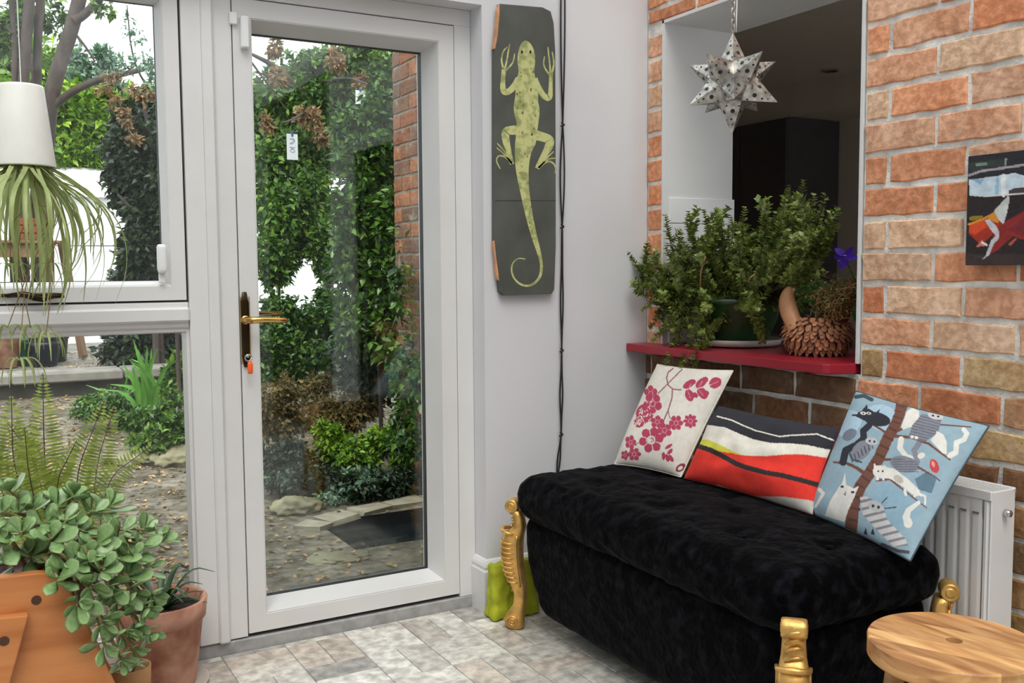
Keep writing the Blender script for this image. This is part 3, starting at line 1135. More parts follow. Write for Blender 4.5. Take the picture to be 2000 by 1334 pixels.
def cushion(name, label, TL, TR, BR, BL, thick, N, paint, back, origin, scl, bow=0.03, group='cushions propped on the bench', sag=0.0, wr=0.004):
    TL, TR, BR, BL = [np.array(q, float) for q in (TL, TR, BR, BL)]
    g = np.linspace(0, 1, N + 1)
    # finer spacing near the seams
    g = 0.5 - 0.5 * np.cos(g * math.pi) * 0.35 - (0.5 - g) * 0.65
    g = (g - g[0]) / (g[-1] - g[0])
    U, Vv = np.meshgrid(g, g)
    U, Vv = U.ravel(), Vv.ravel()
    a, b = 2 * U - 1, 2 * Vv - 1
    Ue = np.clip(0.5 + 0.5 * a * (1 - bow * np.cos(b * math.pi / 2)), 0, 1)
    Ve = np.clip(0.5 + 0.5 * b * (1 - bow * np.cos(a * math.pi / 2)), 0, 1)
    P = (TL[None] * ((1 - Ue) * (1 - Ve))[:, None] + TR[None] * (Ue * (1 - Ve))[:, None] + BR[None] * (Ue * Ve)[:, None] + BL[None] * ((1 - Ue) * Ve)[:, None])
    nrm = np.cross(TR - TL, BL - TL)
    nrm /= np.linalg.norm(nrm)
    if nrm @ (CAM - TL) < 0:
        nrm = -nrm
    f = (np.clip(1 - np.abs(a) ** 3.2, 0, 1) * np.clip(1 - np.abs(b) ** 3.2, 0, 1)) ** 0.55
    f = f * (1 + sag * b)
    w = np.array([mnoise.noise(Vector((x * 4, y * 4, thick * 99))) + 0.6 * mnoise.noise(Vector((x * 9, y * 5, 7 + thick * 50))) for x, y in zip(U, Vv)])
    edge = np.clip(1 - np.abs(a) ** 6, 0, 1) * np.clip(1 - np.abs(b) ** 6, 0, 1)
    Pf = P + nrm[None] * (thick * f + wr * w * edge)[:, None]
    Pb = P - nrm[None] * (thick * 0.75 * f)[:, None]
    idx = np.arange((N + 1) ** 2).reshape(N + 1, N + 1)
    q = np.stack([idx[:-1, :-1], idx[1:, :-1], idx[1:, 1:], idx[:-1, 1:]], -1).reshape(-1, 4)
    base = (BL + BR) / 2
    root = thing(name, label, 'cushion', base, group)
    fr_ = FOBJ('front_cover', Pf, q, FABRIC, root, True)
    X, Y = proj(Pf)
    pt = paint((X - origin[0]) / scl, (Y - origin[1]) / scl, U, Vv)
    add_print(fr_, pt)
    bk = FOBJ('back_cover', Pb, q[:, ::-1], FABRIC, root, True)
    add_print(bk, np.tile(np.array(back), (len(Pb), 1)))
    bd = np.r_[P[idx[0, :]], P[idx[1:, -1]], P[idx[-1, -2::-1]], P[idx[-2:0:-1, 0]]]
    bd = bd[::3]
    gtube = tube(list(bd) + [bd[0]], 0.0022, 6, cap=False)
    sm = OBJ('seam', gtube, FABRIC, root, True)
    add_print(sm, np.tile(np.array(back), (len(sm.data.vertices), 1)))
    return root


CREAM = S(222, 216, 205)
PINK = S(178, 62, 92)
PINK2 = S(205, 140, 150)


def paint_floral(X, Y, U, V):
    p = Painter(X, Y, CREAM)
    st = S(150, 95, 105)
    p.line([(690, 110), (640, 150), (622, 210), (640, 290), (690, 335), (780, 340)], 15, st)
    p.line([(790, 120), (700, 210), (620, 290), (530, 380)], 13, st)
    p.line([(685, 335), (680, 430), (640, 560), (590, 680)], 14, st)
    p.line([(640, 570), (655, 640), (690, 670)], 12, st)
    p.line([(280, 945), (310, 920), (340, 905)], 10, st)
    for a, b, rx, ry, an in [(865, 280, 75, 38, -35), (1000, 265, 75, 42, -40), (870, 400, 45, 68, -20), (1010, 375, 48, 75, -35), (1150, 265, 70, 58, -30), (905, 255, 35, 30, 0), (1040, 230, 35, 30, 0), (930, 400, 35, 28, 30), (1055, 380, 28, 30, 0)]:
        p.ell(a, b, rx, ry, an, PINK)
    p.line([(780, 335), (950, 330), (1110, 285)], 9, CREAM)
    for s, e in [((860, 330), (890, 270)), ((960, 325), (1010, 250)), ((850, 350), (880, 430)), ((960, 335), (1020, 400)), ((1110, 285), (1180, 250))]:
        p.line([s, e], 7, PINK2)
    p.flower(450, 380, 75, 5, PINK, PINK2, 1.2, 20)
    p.flower(470, 490, 105, 5, PINK, PINK2, 1.1, 50)
    p.ell(385, 600, 95, 110, 20, PINK)
    rg = np.random.default_rng(3)
    for _ in range(60):
        a, b = rg.normal(370, 50), rg.normal(620, 70)
        p.ell(a, b, 9, 6, rg.uniform(0, 180), CREAM)
    p.ell(320, 700, 60, 50, 0, PINK)
    for _ in range(26):
        p.ell(rg.normal(320, 30), rg.normal(700, 30), 9, 6, rg.uniform(0, 180), CREAM)
    p.flower(520, 690, 78, 5, PINK, PINK2, 0.9, 10)
    p.flower(600, 780, 85, 5, PINK, PINK2, 1.0, 40)
    p.flower(455, 885, 135, 6, PINK, CREAM, 1.05, 10)
    for k in range(14):
        an = k * 0.449
        p.line([(440, 890), (440 + 45 * math.cos(an), 890 + 45 * math.sin(an))], 5, CREAM)
    p.ell(495, 800, 34, 55, -30, PINK)
    p.flower(725, 700, 78, 6, PINK, PINK2, 1.1, 0)
    p.flower(880, 680, 78, 8, PINK, PINK2, 1.0, 0)
    p.flower(230, 910, 62, 5, PINK, PINK2, 1.3, 0)
    p.flower(270, 1040, 75, 6, PINK, PINK2, 1.0, 0)
    p.flower(170, 1050, 45, 5, PINK, PINK2, 1.2, 0)
    for a, b, rx, ry, an in [(645, 955, 45, 18, -35), (660, 1010, 38, 20, -50), (590, 1060, 20, 45, 0), (630, 1080, 20, 45, -15), (670, 1085, 22, 45, -30)]:
        p.ell(a, b, rx, ry, an, PINK)
    p.ell(775, 1185, 62, 38, -35, S(140, 50, 70))
    p.ell(770, 1190, 30, 18, -35, CREAM)
    return p.C


def paint_stripe(X, Y, U, V):
    p = Painter(X, Y, S(232, 55, 42))
    dark = S(43, 42, 50)
    crm = S(232, 226, 212)
    yb = lambda pts: np.interp(X, [a for a, b in pts], [b for a, b in pts])
    dl = yb([(150, 200), (330, 245), (520, 270), (700, 350), (880, 420), (1060, 455), (1300, 460), (1500, 480), (1770, 540), (1900, 575)])
    rl = yb([(100, 420), (220, 465), (350, 520), (480, 560), (620, 580), (750, 605), (1000, 610), (1250, 590), (1450, 590), (1720, 630), (1900, 660)])
    p.mask(Y < rl, crm)
    p.mask((Y < rl) & (Y > rl - np.interp(X, [200, 330, 480, 620, 740], [45, 95, 75, 22, 0])), S(212, 206, 70))
    p.mask(Y < dl, dark)
    p.line([(430, 140), (600, 185), (740, 250), (900, 315), (1170, 380), (1300, 365), (1610, 350), (1740, 400), (1800, 420)], 16, crm)
    p.line([(100, 450), (210, 495), (350, 540), (500, 615), (650, 700), (800, 755), (1000, 805), (1200, 840), (1400, 890), (1700, 975)], 58, S(45, 38, 38))
    wl = yb([(300, 1000), (450, 950), (600, 1010), (750, 1070), (900, 1090), (1200, 1090), (1500, 1130), (1700, 1180)])
    p.mask((Y > wl) & (X > 380), S(200, 195, 185))
    return p.C


def paint_cats(X, Y, U, V):
    p = Painter(X, Y, S(148, 173, 186))
    rg = np.random.default_rng(5)
    W = S(226, 222, 214)
    BK = S(42, 44, 54)
    GR = S(130, 132, 142)
    DG = S(78, 80, 90)
    BR_ = S(112, 72, 58)
    OUT = S(70, 66, 70)
    # cloud-like lighter patches
    p.ell(600, 220, 130, 100, 20, S(170, 196, 212))
    p.ell(330, 260, 120, 90, -30, S(172, 198, 214))
    p.ell(680, 900, 200, 180, 10, S(142, 172, 190))
    # trunk and branches
    p.line([(745, 120), (735, 190), (700, 280), (640, 380), (575, 530), (500, 650), (430, 750), (380, 880), (360, 1080)], 78, BR_, 96)
    D, T = p.dist([(745, 120), (700, 280), (575, 530), (430, 750), (360, 1080)])
    p.mask((D < 38) & (np.sin(T * 95) > 0.75), S(88, 54, 44))
    for pts, w in [([(470, 650), (400, 600), (330, 570), (230, 560)], 30), ([(640, 340), (560, 290), (480, 250)], 20), ([(720, 320), (800, 280), (880, 260), (1280, 290)], 20),
                   ([(700, 360), (820, 370), (960, 420), (1050, 490), (1120, 540)], 24), ([(600, 540), (680, 540), (880, 600), (1000, 670), (1040, 700)], 22),
                   ([(560, 700), (660, 690), (760, 770), (940, 910)], 18), ([(760, 180), (790, 130)], 34)]:
        p.line(pts, w, BR_, w * 0.5)
    # black cat, top left
    p.ell(560, 230, 105, 52, 12, BK)
    p.poly([(420, 175), (500, 150), (560, 190), (520, 270), (400, 210)], BK)
    p.poly([(440, 170), (485, 115), (490, 165)], BK)
    p.poly([(540, 190), (585, 150), (570, 200)], BK)
    p.ell(455, 185, 22, 12, 10, W)
    p.ell(498, 185, 18, 11, 10, W)
    p.ell(455, 185, 7, 7, 0, BK)
    p.ell(498, 186, 7, 7, 0, BK)
    p.line([(420, 200), (375, 200)], 14, BK)
    p.line([(500, 280), (455, 320), (460, 380), (400, 430), (320, 470), (300, 560)], 48, BK, 56)
    # grey cats below it
    p.ell(440, 470, 90, 62, -45, GR)
    p.ell(350, 350, 60, 40, -35, S(120, 126, 140))
    for k in range(7):
        x = 360 + 26 * k
        p.line([(x, 520 - 20 * k), (x + 14, 560 - 18 * k)], 9, DG)
    p.ell(520, 400, 48, 28, 10, S(190, 190, 192))
    p.ell(505, 398, 9, 9, 0, BK)
    p.ell(540, 402, 9, 9, 0, BK)
    p.line([(350, 490), (370, 540), (440, 560)], 16, DG)
    # white cat behind trunk, striped grey cat
    p.poly([(790, 170), (830, 140), (885, 170), (880, 270), (760, 310), (745, 290)], W)
    p.poly([(905, 190), (1060, 215), (1030, 330), (930, 405), (800, 370), (830, 280)], GR)
    m = p.poly_mask([(905, 190), (1060, 215), (1030, 330), (930, 405), (800, 370), (830, 280)])
    p.mask(m & (np.sin((Y - 0.25 * X) * 0.28) > 0.55), S(98, 98, 112))
    p.ell(1010, 205, 60, 28, 12, S(200, 198, 198))
    p.ell(990, 203, 10, 8, 0, BK)
    p.ell(1030, 210, 10, 8, 0, BK)
    for x, y in ((830, 365), (862, 372)):
        p.ell(x, y, 14, 12, 0, W)
    # white cat with curled tail, right
    p.poly([(1000, 360), (1030, 325), (1070, 350), (1095, 410), (1095, 500), (1060, 490), (970, 390)], W)
    p.line([(1120, 510), (1165, 485), (1170, 410), (1230, 385), (1250, 340), (1225, 310)], 44, W, 34)
    p.poly([(1020, 340), (1012, 320), (1040, 330)], W)
    # hanging tails and curled grey cat
    p.line([(745, 385), (735, 450), (780, 510), (830, 530)], 46, W, 30)
    p.line([(880, 420), (845, 470), (870, 560)], 44, GR, 40)
    p.ell(770, 575, 110, 62, 12, GR)
    m = p.poly_mask([(670, 520), (880, 560), (880, 640), (700, 640)])
    p.mask(m & (np.sin(Y * 0.33) > 0.7), DG)
    p.ell(900, 510, 30, 22, -20, W)
    p.ell(1000, 590, 34, 56, -18, S(196, 70, 72))
    p.ell(992, 575, 12, 26, -18, S(226, 150, 140))
    p.poly([(850, 690), (930, 640), (1020, 680), (980, 800), (880, 770)], S(96, 122, 138))
    # long white cat walking down the branch
    p.line([(575, 630), (680, 650), (780, 720), (860, 790)], 92, W, 60)
    p.poly([(535, 575), (545, 565), (560, 600), (600, 595), (625, 580), (625, 650), (540, 650)], W)
    p.ell(725, 690, 42, 26, 35, S(190, 184, 172))
    for x, y in ((565, 690), (610, 690), (780, 810), (850, 820)):
        p.line([(x - 5, y - 40), (x, y)], 20, W)
    p.ell(570, 630, 8, 7, 0, BK)
    p.ell(605, 630, 8, 7, 0, BK)
    p.line([(870, 800), (930, 820), (930, 880)], 22, W, 14)
    p.line([(880, 870), (800, 930), (785, 980), (800, 1030)], 30, W, 68)
    # tall white cat, lower left
    p.poly([(275, 740), (300, 720), (380, 760), (400, 800), (340, 930), (310, 1020), (160, 970), (200, 860)], W)
    p.poly([(285, 750), (315, 640), (325, 740)], W)
    p.poly([(365, 770), (425, 740), (395, 800)], W)
    p.ell(293, 748, 13, 9, 0, BK)
    p.ell(375, 790, 13, 9, 0, BK)
    p.line([(320, 790), (318, 815), (305, 800)], 6, OUT)
    p.line([(120, 770), (150, 800), (90, 900)], 30, W, 20)
    # striped cat, bottom
    poly = [(430, 830), (470, 820), (600, 880), (640, 1000), (780, 1150), (800, 1200), (690, 1210), (560, 1080), (450, 960)]
    p.poly(poly, S(205, 200, 196))
    m = p.poly_mask(poly)
    p.mask(m & (np.sin((X * 0.25 + Y) * 0.105) > 0.45), GR)
    p.ell(550, 900, 58, 40, 25, S(186, 184, 184))
    p.ell(530, 895, 12, 12, 0, BK)
    p.ell(572, 905, 12, 12, 0, BK)
    p.line([(600, 870), (640, 830)], 9, OUT)
    p.line([(620, 915), (710, 905)], 9, OUT)
    for x in (475, 530):
        p.poly([(x - 18, 1110), (x, 1060), (x + 14, 1120)], BK)
    p.line([(600, 1190), (720, 1240), (800, 1250)], 26, DG)
    p.line([(400, 60), (460, 50), (520, 80)], 30, S(62, 78, 84))
    return p.C


X_TOP = -0.115


def on_pad(u, v, z=0.540):
    return hit(u, v, 2, z)


cushion('scatter_cushion', 'cream cushion printed with raspberry pink flowers, nearest the plastered wall',
        hit(1284, 712, 0, -0.10), hit(1432, 724, 0, -0.10), on_pad(1330, 932), on_pad(1200, 906), 0.050, 170, paint_floral, CREAM, (1190, 700), 0.18, bow=0.035)
cushion('scatter_cushion', 'striped black, cream and red cushion between the other two on the bench',
        hit(1400, 792, 0, -0.14), hit(1642, 838, 0, -0.17), on_pad(1588, 1006), on_pad(1336, 934), 0.058, 150, paint_stripe, S(80, 32, 30), (1330, 790), 0.165, bow=0.05, wr=0.010)
cushion('scatter_cushion', 'pale blue cushion printed with cartoon cats in a tree, beside the radiator',
        hit(1672, 764, 0, -0.10), hit(1932, 832, 0, -0.165), on_pad(1778, 1096, 0.532), on_pad(1578, 1000, 0.538), 0.042, 260, paint_cats, S(70, 84, 94), (1570, 760), 0.2548, bow=0.03)

# lime green doorstop bag behind the bench leg
lb = thing('fabric_doorstop', 'lime green fabric doorstop on the floor by the skirting board', 'doorstop', (-0.62, -0.10, 0))
q = [hit(962, 1218, 2, 0.0), hit(1060, 1207, 2, 0.0)]
bx0, by0 = q[0][0], q[0][1]
bx1 = -0.545
V, F, N = rbox(((bx1 - bx0) / 2, 0.038, 0.098), 0.014, 20)
V = wrinkle(V, N, 0.012, 18)
t = np.clip((V[:, 2] + 0.098) / 0.196, 0, 1)
V[:, 0] += 0.012 * t * np.sign(-V[:, 0]) * (np.abs(V[:, 0]) > 0.03)
V[:, 1] *= 1.12 - 0.55 * t
OBJ('body', (V + np.array([(bx0 + bx1) / 2, by0 + 0.036, 0.099]), F), LIME, lb, True)
OBJ('loop_handle', ribbon([((bx0 + bx1) / 2 - 0.03, by0 + 0.036, 0.192), ((bx0 + bx1) / 2 - 0.025, by0 + 0.036, 0.212), ((bx0 + bx1) / 2 + 0.025, by0 + 0.036, 0.212), ((bx0 + bx1) / 2 + 0.03, by0 + 0.036, 0.192)], [0.02] * 4, side=(0, 1, 0), fold=0), LIME, lb)

# =================================================================== RADIATOR
rad = thing('radiator', 'white panel radiator with fluted front on the brick wall', 'radiator', (-0.08, -1.1, 0.10))
RY0, RY1, RZ0, RZ1 = -1.522, -0.72, 0.10, 0.664
# fluted front panel
per = 0.0335
ys = np.arange(RY0 + 0.022, RY1 - 0.02, per / 12)
xf = -0.128 + 0.0035 * (0.5 + 0.5 * np.cos(2 * np.pi * (ys - ys[0]) / per)) ** 4
V, F = [], []
zz = [RZ0, RZ0 + 0.03, RZ0 + 0.045, RZ1 - 0.075, RZ1 - 0.055, RZ1 - 0.022]
for z in zz:
    flat = z in (zz[0], zz[1], zz[-2], zz[-1])
    for y, x in zip(ys, xf):
        V.append((-0.128 if flat else x, y, z))
n = len(ys)
for k in range(len(zz) - 1):
    for i in range(n - 1):
        F.append((k * n + i, k * n + i + 1, (k + 1) * n + i + 1, (k + 1) * n + i))
OBJ('front_panel', (V, F), UPVC, rad, True)
OBJ('panel_edge', box(-0.128, -0.108, RY0 + 0.004, RY0 + 0.0225, RZ0, RZ1 - 0.02, 0.006), UPVC, rad)
OBJ('panel_edge', box(-0.128, -0.108, RY1 - 0.022, RY1 - 0.004, RZ0, RZ1 - 0.02, 0.006), UPVC, rad)
OBJ('rear_panel', box(-0.062, -0.050, RY0 + 0.004, RY1 - 0.004, RZ0, RZ1 - 0.012, 0.003), UPVC, rad)
sd = OBJ('side_panel', box(-0.126, -0.034, RY0 - 0.002, RY0 + 0.004, RZ0 + 0.005, RZ1, 0.002), UPVC, rad)
OBJ('side_panel', box(-0.126, -0.034, RY1 - 0.004, RY1 + 0.002, RZ0 + 0.005, RZ1, 0.002), UPVC, rad)
gr = OBJ('top_grille', merge(box(-0.130, -0.122, RY0 - 0.002, RY1 + 0.002, RZ1 - 0.022, RZ1 + 0.002, 0.002), box(-0.040, -0.032, RY0 - 0.002, RY1 + 0.002, RZ1 - 0.012, RZ1 + 0.002, 0.002),
                             *[box(-0.124, -0.036, y, y + 0.0025, RZ1 - 0.010, RZ1 - 0.001) for y in np.arange(RY0, RY1, 0.009)]), UPVC, rad)
SLOT = M('grey_slot', (0.16, 0.16, 0.16), 0.6)
for i in range(23):
    y = RY0 + 0.022 + per * (i + 0.5)
    if y < RY1 - 0.03:
        OBJ('slot', box(-0.1305, -0.1265, y - 0.009, y + 0.009, RZ1 - 0.059, RZ1 - 0.0545, 0.001), SLOT, rad)
pl = OBJ('bleed_valve', merge(rbox((0.016, 0.003, 0.026), 0.0028, 4)[:2]), UPVC, sd, True)
pv = np.array([q_.co for q_ in pl.data.vertices])
pl.data.vertices.foreach_set('co', (pv + np.array([-0.080, RY0 - 0.005, RZ1 - 0.062]) - ROOT_LOC['radiator']).ravel())
OBJ('valve_nut', tube([(-0.078, RY0 - 0.006, RZ1 - 0.055), (-0.078, RY0 - 0.020, RZ1 - 0.055)], [0.0095, 0.008], 14), CHROME, sd, True)
OBJ('pipe', tube([(-0.08, RY1 + 0.03, -0.02), (-0.08, RY1 + 0.03, 0.12), (-0.08, RY1 - 0.01, 0.14)], 0.008, 8), UPVC, rad, True)
OBJ('bracket', merge(box(-0.05, -0.006, -1.35, -1.32, 0.2, 0.6), box(-0.05, -0.006, -0.9, -0.87, 0.2, 0.6)), UPVC, rad)

# =================================================================== STOOL
STC = np.array([-0.546, -1.731, 0.0])
SR = 0.166
def wood_mat(name, cols, axis='X', scale=6.0, rough=0.4):
    m = bpy.data.materials.new(name)
    m.use_nodes = True
    nt = m.node_tree
    L = nt.links
    bs = nt.nodes['Principled BSDF']
    tc = nd(nt, 'ShaderNodeTexCoord')
    mp = nd(nt, 'ShaderNodeMapping')
    sc_ = {'X': (0.12, 1, 1), 'Y': (1, 0.12, 1), 'Z': (1, 1, 0.12)}[axis]
    mp.inputs['Scale'].default_value = sc_
    oi = nd(nt, 'ShaderNodeObjectInfo')
    ml = nd(nt, 'ShaderNodeMath', operation='MULTIPLY')
    ml.inputs[1].default_value = 19.0
    L.new(oi.outputs['Random'], ml.inputs[0])
    L.new(ml.outputs[0], mp.inputs['Location'])
    L.new(tc.outputs['Object'], mp.inputs['Vector'])
    nz = nd(nt, 'ShaderNodeTexNoise')
    nz.inputs['Scale'].default_value = scale * 4
    nz.inputs['Detail'].default_value = 8
    nz.inputs['Distortion'].default_value = 0.6
    L.new(mp.outputs[0], nz.inputs['Vector'])
    rp = nd(nt, 'ShaderNodeValToRGB')
    e = rp.color_ramp.elements
    e[0].position, e[1].position = 0.3, 0.7
    e[0].color, e[1].color = (*cols[0], 1), (*cols[-1], 1)
    for k, c in enumerate(cols[1:-1]):
        x = e.new(0.3 + 0.4 * (k + 1) / (len(cols) - 1))
        x.color = (*c, 1)
    L.new(nz.outputs['Fac'], rp.inputs['Fac'])
    mx = nd(nt, 'ShaderNodeMix', data_type='RGBA', blend_type='MULTIPLY')
    mx.inputs['Factor'].default_value = 1.0
    L.new(rp.outputs['Color'], mx.inputs['A'])
    L.new(oi.outputs['Color'], mx.inputs['B'])
    L.new(mx.outputs['Result'], bs.inputs['Base Color'])
    bs.inputs['Roughness'].default_value = rough
    return m


ACACIA = wood_mat('acacia_wood', [S(140, 92, 56), S(190, 140, 90), S(216, 176, 122)], 'Y', 7)
PINE = wood_mat('orange_pine', [S(176, 104, 52), S(196, 122, 66), S(208, 138, 80)], 'X', 5, 0.45)
stool = thing('round_stool', 'round acacia wood stool with a finger hole in the seat', 'stool', STC)
SH0, SH1 = 0.408, 0.452
# seat made of glued staves running across, each a part of its own
sa = math.radians(-24)
ux, uy = math.cos(sa), math.sin(sa)
cuts = [-SR, -0.125, -0.082, -0.03, 0.018, 0.062, 0.108, SR]
tones = [(1.25, 1.22, 1.15), (1.0, 0.95, 0.9), (1.4, 1.4, 1.35), (1.08, 1.04, 1.0), (1.2, 1.18, 1.12), (0.98, 0.92, 0.88), (1.3, 1.28, 1.22)]
HR = 0.016
# grain direction in the image runs from upper-left to lower-right
gx, gy = np.array([0.40, -0.92]), np.array([0.92, 0.40])
def chord(s):
    return math.sqrt(max(0.0, SR ** 2 - s * s))


def w2(s, t, z, k=1.0):
    p = STC[:2] + gy * s * k + gx * t * k
    return (p[0], p[1], z)


def stave(pp):
    pq = []
    for s, t in pp:
        if not pq or abs(pq[-1][0] - s) + abs(pq[-1][1] - t) > 1e-6:
            pq.append((s, t))
    if abs(pq[0][0] - pq[-1][0]) + abs(pq[0][1] - pq[-1][1]) < 1e-6:
        pq.pop()
    n = len(pq)
    kk = [0.985 if math.hypot(*q_) > 0.9 * SR else 1.0 for q_ in pq]
    V = [w2(s, t, SH0 + 0.004) for s, t in pq] + [w2(s, t, SH1 - 0.004) for s, t in pq] + [w2(s, t, SH1, k) for (s, t), k in zip(pq, kk)] + [w2(s, t, SH0, k) for (s, t), k in zip(pq, kk)]
    F = []
    for r0, r1 in ((0, 1), (1, 2), (3, 0)):
        for i in range(n):
            j = (i + 1) % n
            F.append((r0 * n + i, r0 * n + j, r1 * n + j, r1 * n + i))
    F += [tuple(2 * n + i for i in range(n)), tuple(3 * n + i for i in reversed(range(n)))]
    return V, F


for a, b, tn in zip(cuts[:-1], cuts[1:], tones):
    ss = np.linspace(a, b, 14)
    if a < -HR and b > HR:      # the stave with the finger hole, in two halves around it
        hole = [(HR * math.cos(w), HR * math.sin(w)) for w in np.linspace(0, math.pi, 13)]
        g = merge(stave([(s, chord(s)) for s in ss] + [(b, 0.0)] + hole + [(a, 0.0)]),
                  stave([(s, -chord(s)) for s in ss] + [(b, 0.0)] + [(x, -y) for x, y in hole] + [(a, 0.0)]))
    else:
        g = stave([(s, chord(s)) for s in ss] + [(s, -chord(s)) for s in ss[::-1]])
    o = OBJ('seat_stave', g, ACACIA, stool)
    o.color = (*tn, 1)
OBJ('underframe', lathe([(0.125, 0.0), (0.125, 0.012), (0.02, 0.012)], (STC[0], STC[1], SH0 - 0.0125), 32), ACACIA, stool)
for an in (35, 125, 215, 305):
    a = math.radians(an)
    d = np.array([math.cos(a), math.sin(a), 0])
    OBJ('leg', tube([STC + d * 0.150 + np.array([0, 0, 0.0]), STC + d * 0.105 + np.array([0, 0, SH0 + 0.003])], [0.017, 0.021], 14), ACACIA, stool, True)

# =================================================================== LIZARD BOARD
BOARD = M('slate_grey_paint', (0.088, 0.092, 0.080), 0.6, var=0.22, scale=6, bump=0.1, bscale=40)
RAWWOOD = M('bare_broken_wood', S(206, 150, 110), 0.8, var=0.2, scale=25)
YB0, YB1 = -0.004, -0.024
bpx = [(976, 7), (1060, 14), (1076, 22), (1082, 45), (1085, 100), (1086, 350), (1086, 480), (1083, 565), (1078, 574), (984, 577), (977, 570), (972, 520), (966, 470), (966, 95), (972, 50)]
bpt = [hit(u, v, 1, YB1) for u, v in bpx]
board = thing('painted_board', 'tall slate grey board painted with a yellow-green lizard on the white wall', 'wall art', (-0.52, -0.01, 1.12))
n = len(bpt)
V = [(p[0], YB0, p[2]) for p in bpt] + [(p[0], YB1 + 0.002, p[2]) for p in bpt] + [(p[0] + (0.0015 if p[0] < -0.52 else -0.0015), YB1, p[2] + (0.0015 if p[2] < 1.6 else -0.0015)) for p in bpt]
F = [tuple(range(n)), tuple(2 * n + i for i in range(n))]
for r0 in (0, 1):
    F += [(r0 * n + i, r0 * n + (i + 1) % n, (r0 + 1) * n + (i + 1) % n, (r0 + 1) * n + i) for i in range(n)]
OBJ('board', (V, F), BOARD, board)


def px_plate(pix, y, t=0.0006):
    p = [hit(u, v, 1, y) for u, v in pix]
    n = len(p)
    V = [(q[0], y, q[2]) for q in p] + [(q[0], y + t, q[2]) for q in p]
    return V, [tuple(range(n)), tuple(n + i for i in reversed(range(n)))] + [(i, n + i, n + (i + 1) % n, (i + 1) % n) for i in range(n)]


# bare wood where the edge is broken
for pix in ([(976, 7), (975.5, 30), (972, 70), (967, 95), (963.5, 95), (969, 55), (971, 20)], [(966, 470), (969, 500), (973, 530), (975, 548), (970.5, 545), (966.5, 505), (963.5, 472)]):
    OBJ('broken_edge', px_plate(pix, YB1 - 0.0008, 0.012), RAWWOOD, board)
OBJ('joint_line', px_plate([(967, 391.2), (1086, 391.2), (1086, 392.6), (967, 392.6)], YB1 - 0.0003, 0.0003), SEAL, board)
LIZ = M('lizard_yellow_green', S(178, 186, 118), 0.6, var=0.3, scale=34, col2=S(204, 205, 140), detail=6, rampfac=(0.38, 0.55))
A = lambda a, b: (940 + 0.225 * a, 0.225 * b)
Bq = lambda a, b: (940 + 0.24 * a, 280 + 0.24 * b)


def smooth_poly(pts, it=2):
    P = np.array(pts, float)
    for _ in range(it):
        Q = np.roll(P, -1, 0)
        P = np.stack([0.75 * P + 0.25 * Q, 0.25 * P + 0.75 * Q], 1).reshape(-1, 2)
    return [tuple(p) for p in P]


def smooth_line(pts, it=2):
    P = np.array(pts, float)
    for _ in range(it):
        Q = [P[0]]
        for i in range(len(P) - 1):
            Q += [0.75 * P[i] + 0.25 * P[i + 1], 0.25 * P[i] + 0.75 * P[i + 1]]
        Q.append(P[-1])
        P = np.array(Q)
    return P


def stroke(pix, w0, w1, y):
    """flat painted stroke, pixel path with widths in pixels"""
    P = smooth_line(pix)
    n = len(P)
    T = np.gradient(P, axis=0)
    T /= np.linalg.norm(T, axis=1)[:, None] + 1e-9
    N = np.c_[-T[:, 1], T[:, 0]]
    W = np.interp(np.linspace(0, 1, n), np.linspace(0, 1, 2), [w0, w1]) if np.isscalar(w0) else np.interp(np.linspace(0, 1, n), np.linspace(0, 1, len(w0)), w0)
    L_ = [hit(*q, 1, y) for q in P + N * W[:, None] / 2]
    R_ = [hit(*q, 1, y) for q in P - N * W[:, None] / 2]
    V = [tuple(q) for q in L_] + [tuple(q) for q in R_]
    return V, [(i, i + 1, n + i + 1, n + i) for i in range(n - 1)]


body = [A(385, 345), A(432, 378), A(462, 445), A(470, 540), A(455, 625), A(482, 715), A(498, 800), A(490, 870), A(508, 950), A(500, 1040), A(488, 1120), A(482, 1190), A(470, 1260),
        Bq(430, 20), Bq(400, 95), Bq(385, 200), Bq(385, 330), Bq(400, 470), Bq(425, 620), Bq(455, 760), Bq(485, 880), Bq(503, 980), Bq(500, 1040), Bq(480, 1040), Bq(478, 970), Bq(452, 885),
        Bq(418, 790), Bq(380, 665), Bq(348, 540), Bq(318, 400), Bq(290, 270), Bq(275, 165), Bq(272, 30), A(300, 1200), A(302, 1130), A(310, 1070), A(290, 1000), A(280, 920), A(295, 850), A(300, 770), A(298, 700), A(322, 640), A(325, 600), A(312, 530), A(322, 440), A(345, 375)]
yl = YB1 - 0.0005
liz = OBJ('lizard_body', px_plate(smooth_poly(body), yl, 0.0004), LIZ, board)
limbs = [
    ([A(330, 690), A(280, 760), A(225, 805), A(190, 795), A(185, 720), A(197, 600)], [17, 14, 12, 12, 11, 8, 9]),
    ([A(455, 690), A(500, 770), A(545, 840), A(598, 860), A(602, 760), A(605, 630)], [17, 13, 11, 12, 9, 7, 8]),
    ([A(340, 1130), A(260, 1130), A(205, 1140), A(215, 1230), A(235, 1300), Bq(250, 170)], [22, 18, 16, 14, 10, 8]),
    ([A(460, 1170), A(540, 1190), A(605, 1215), A(580, 1290), Bq(530, 60), Bq(455, 205)], [20, 18, 17, 16, 12, 9])]
for p, w in limbs:
    OBJ('lizard_limb', stroke(p, w, None, yl - 0.0002), LIZ, liz)
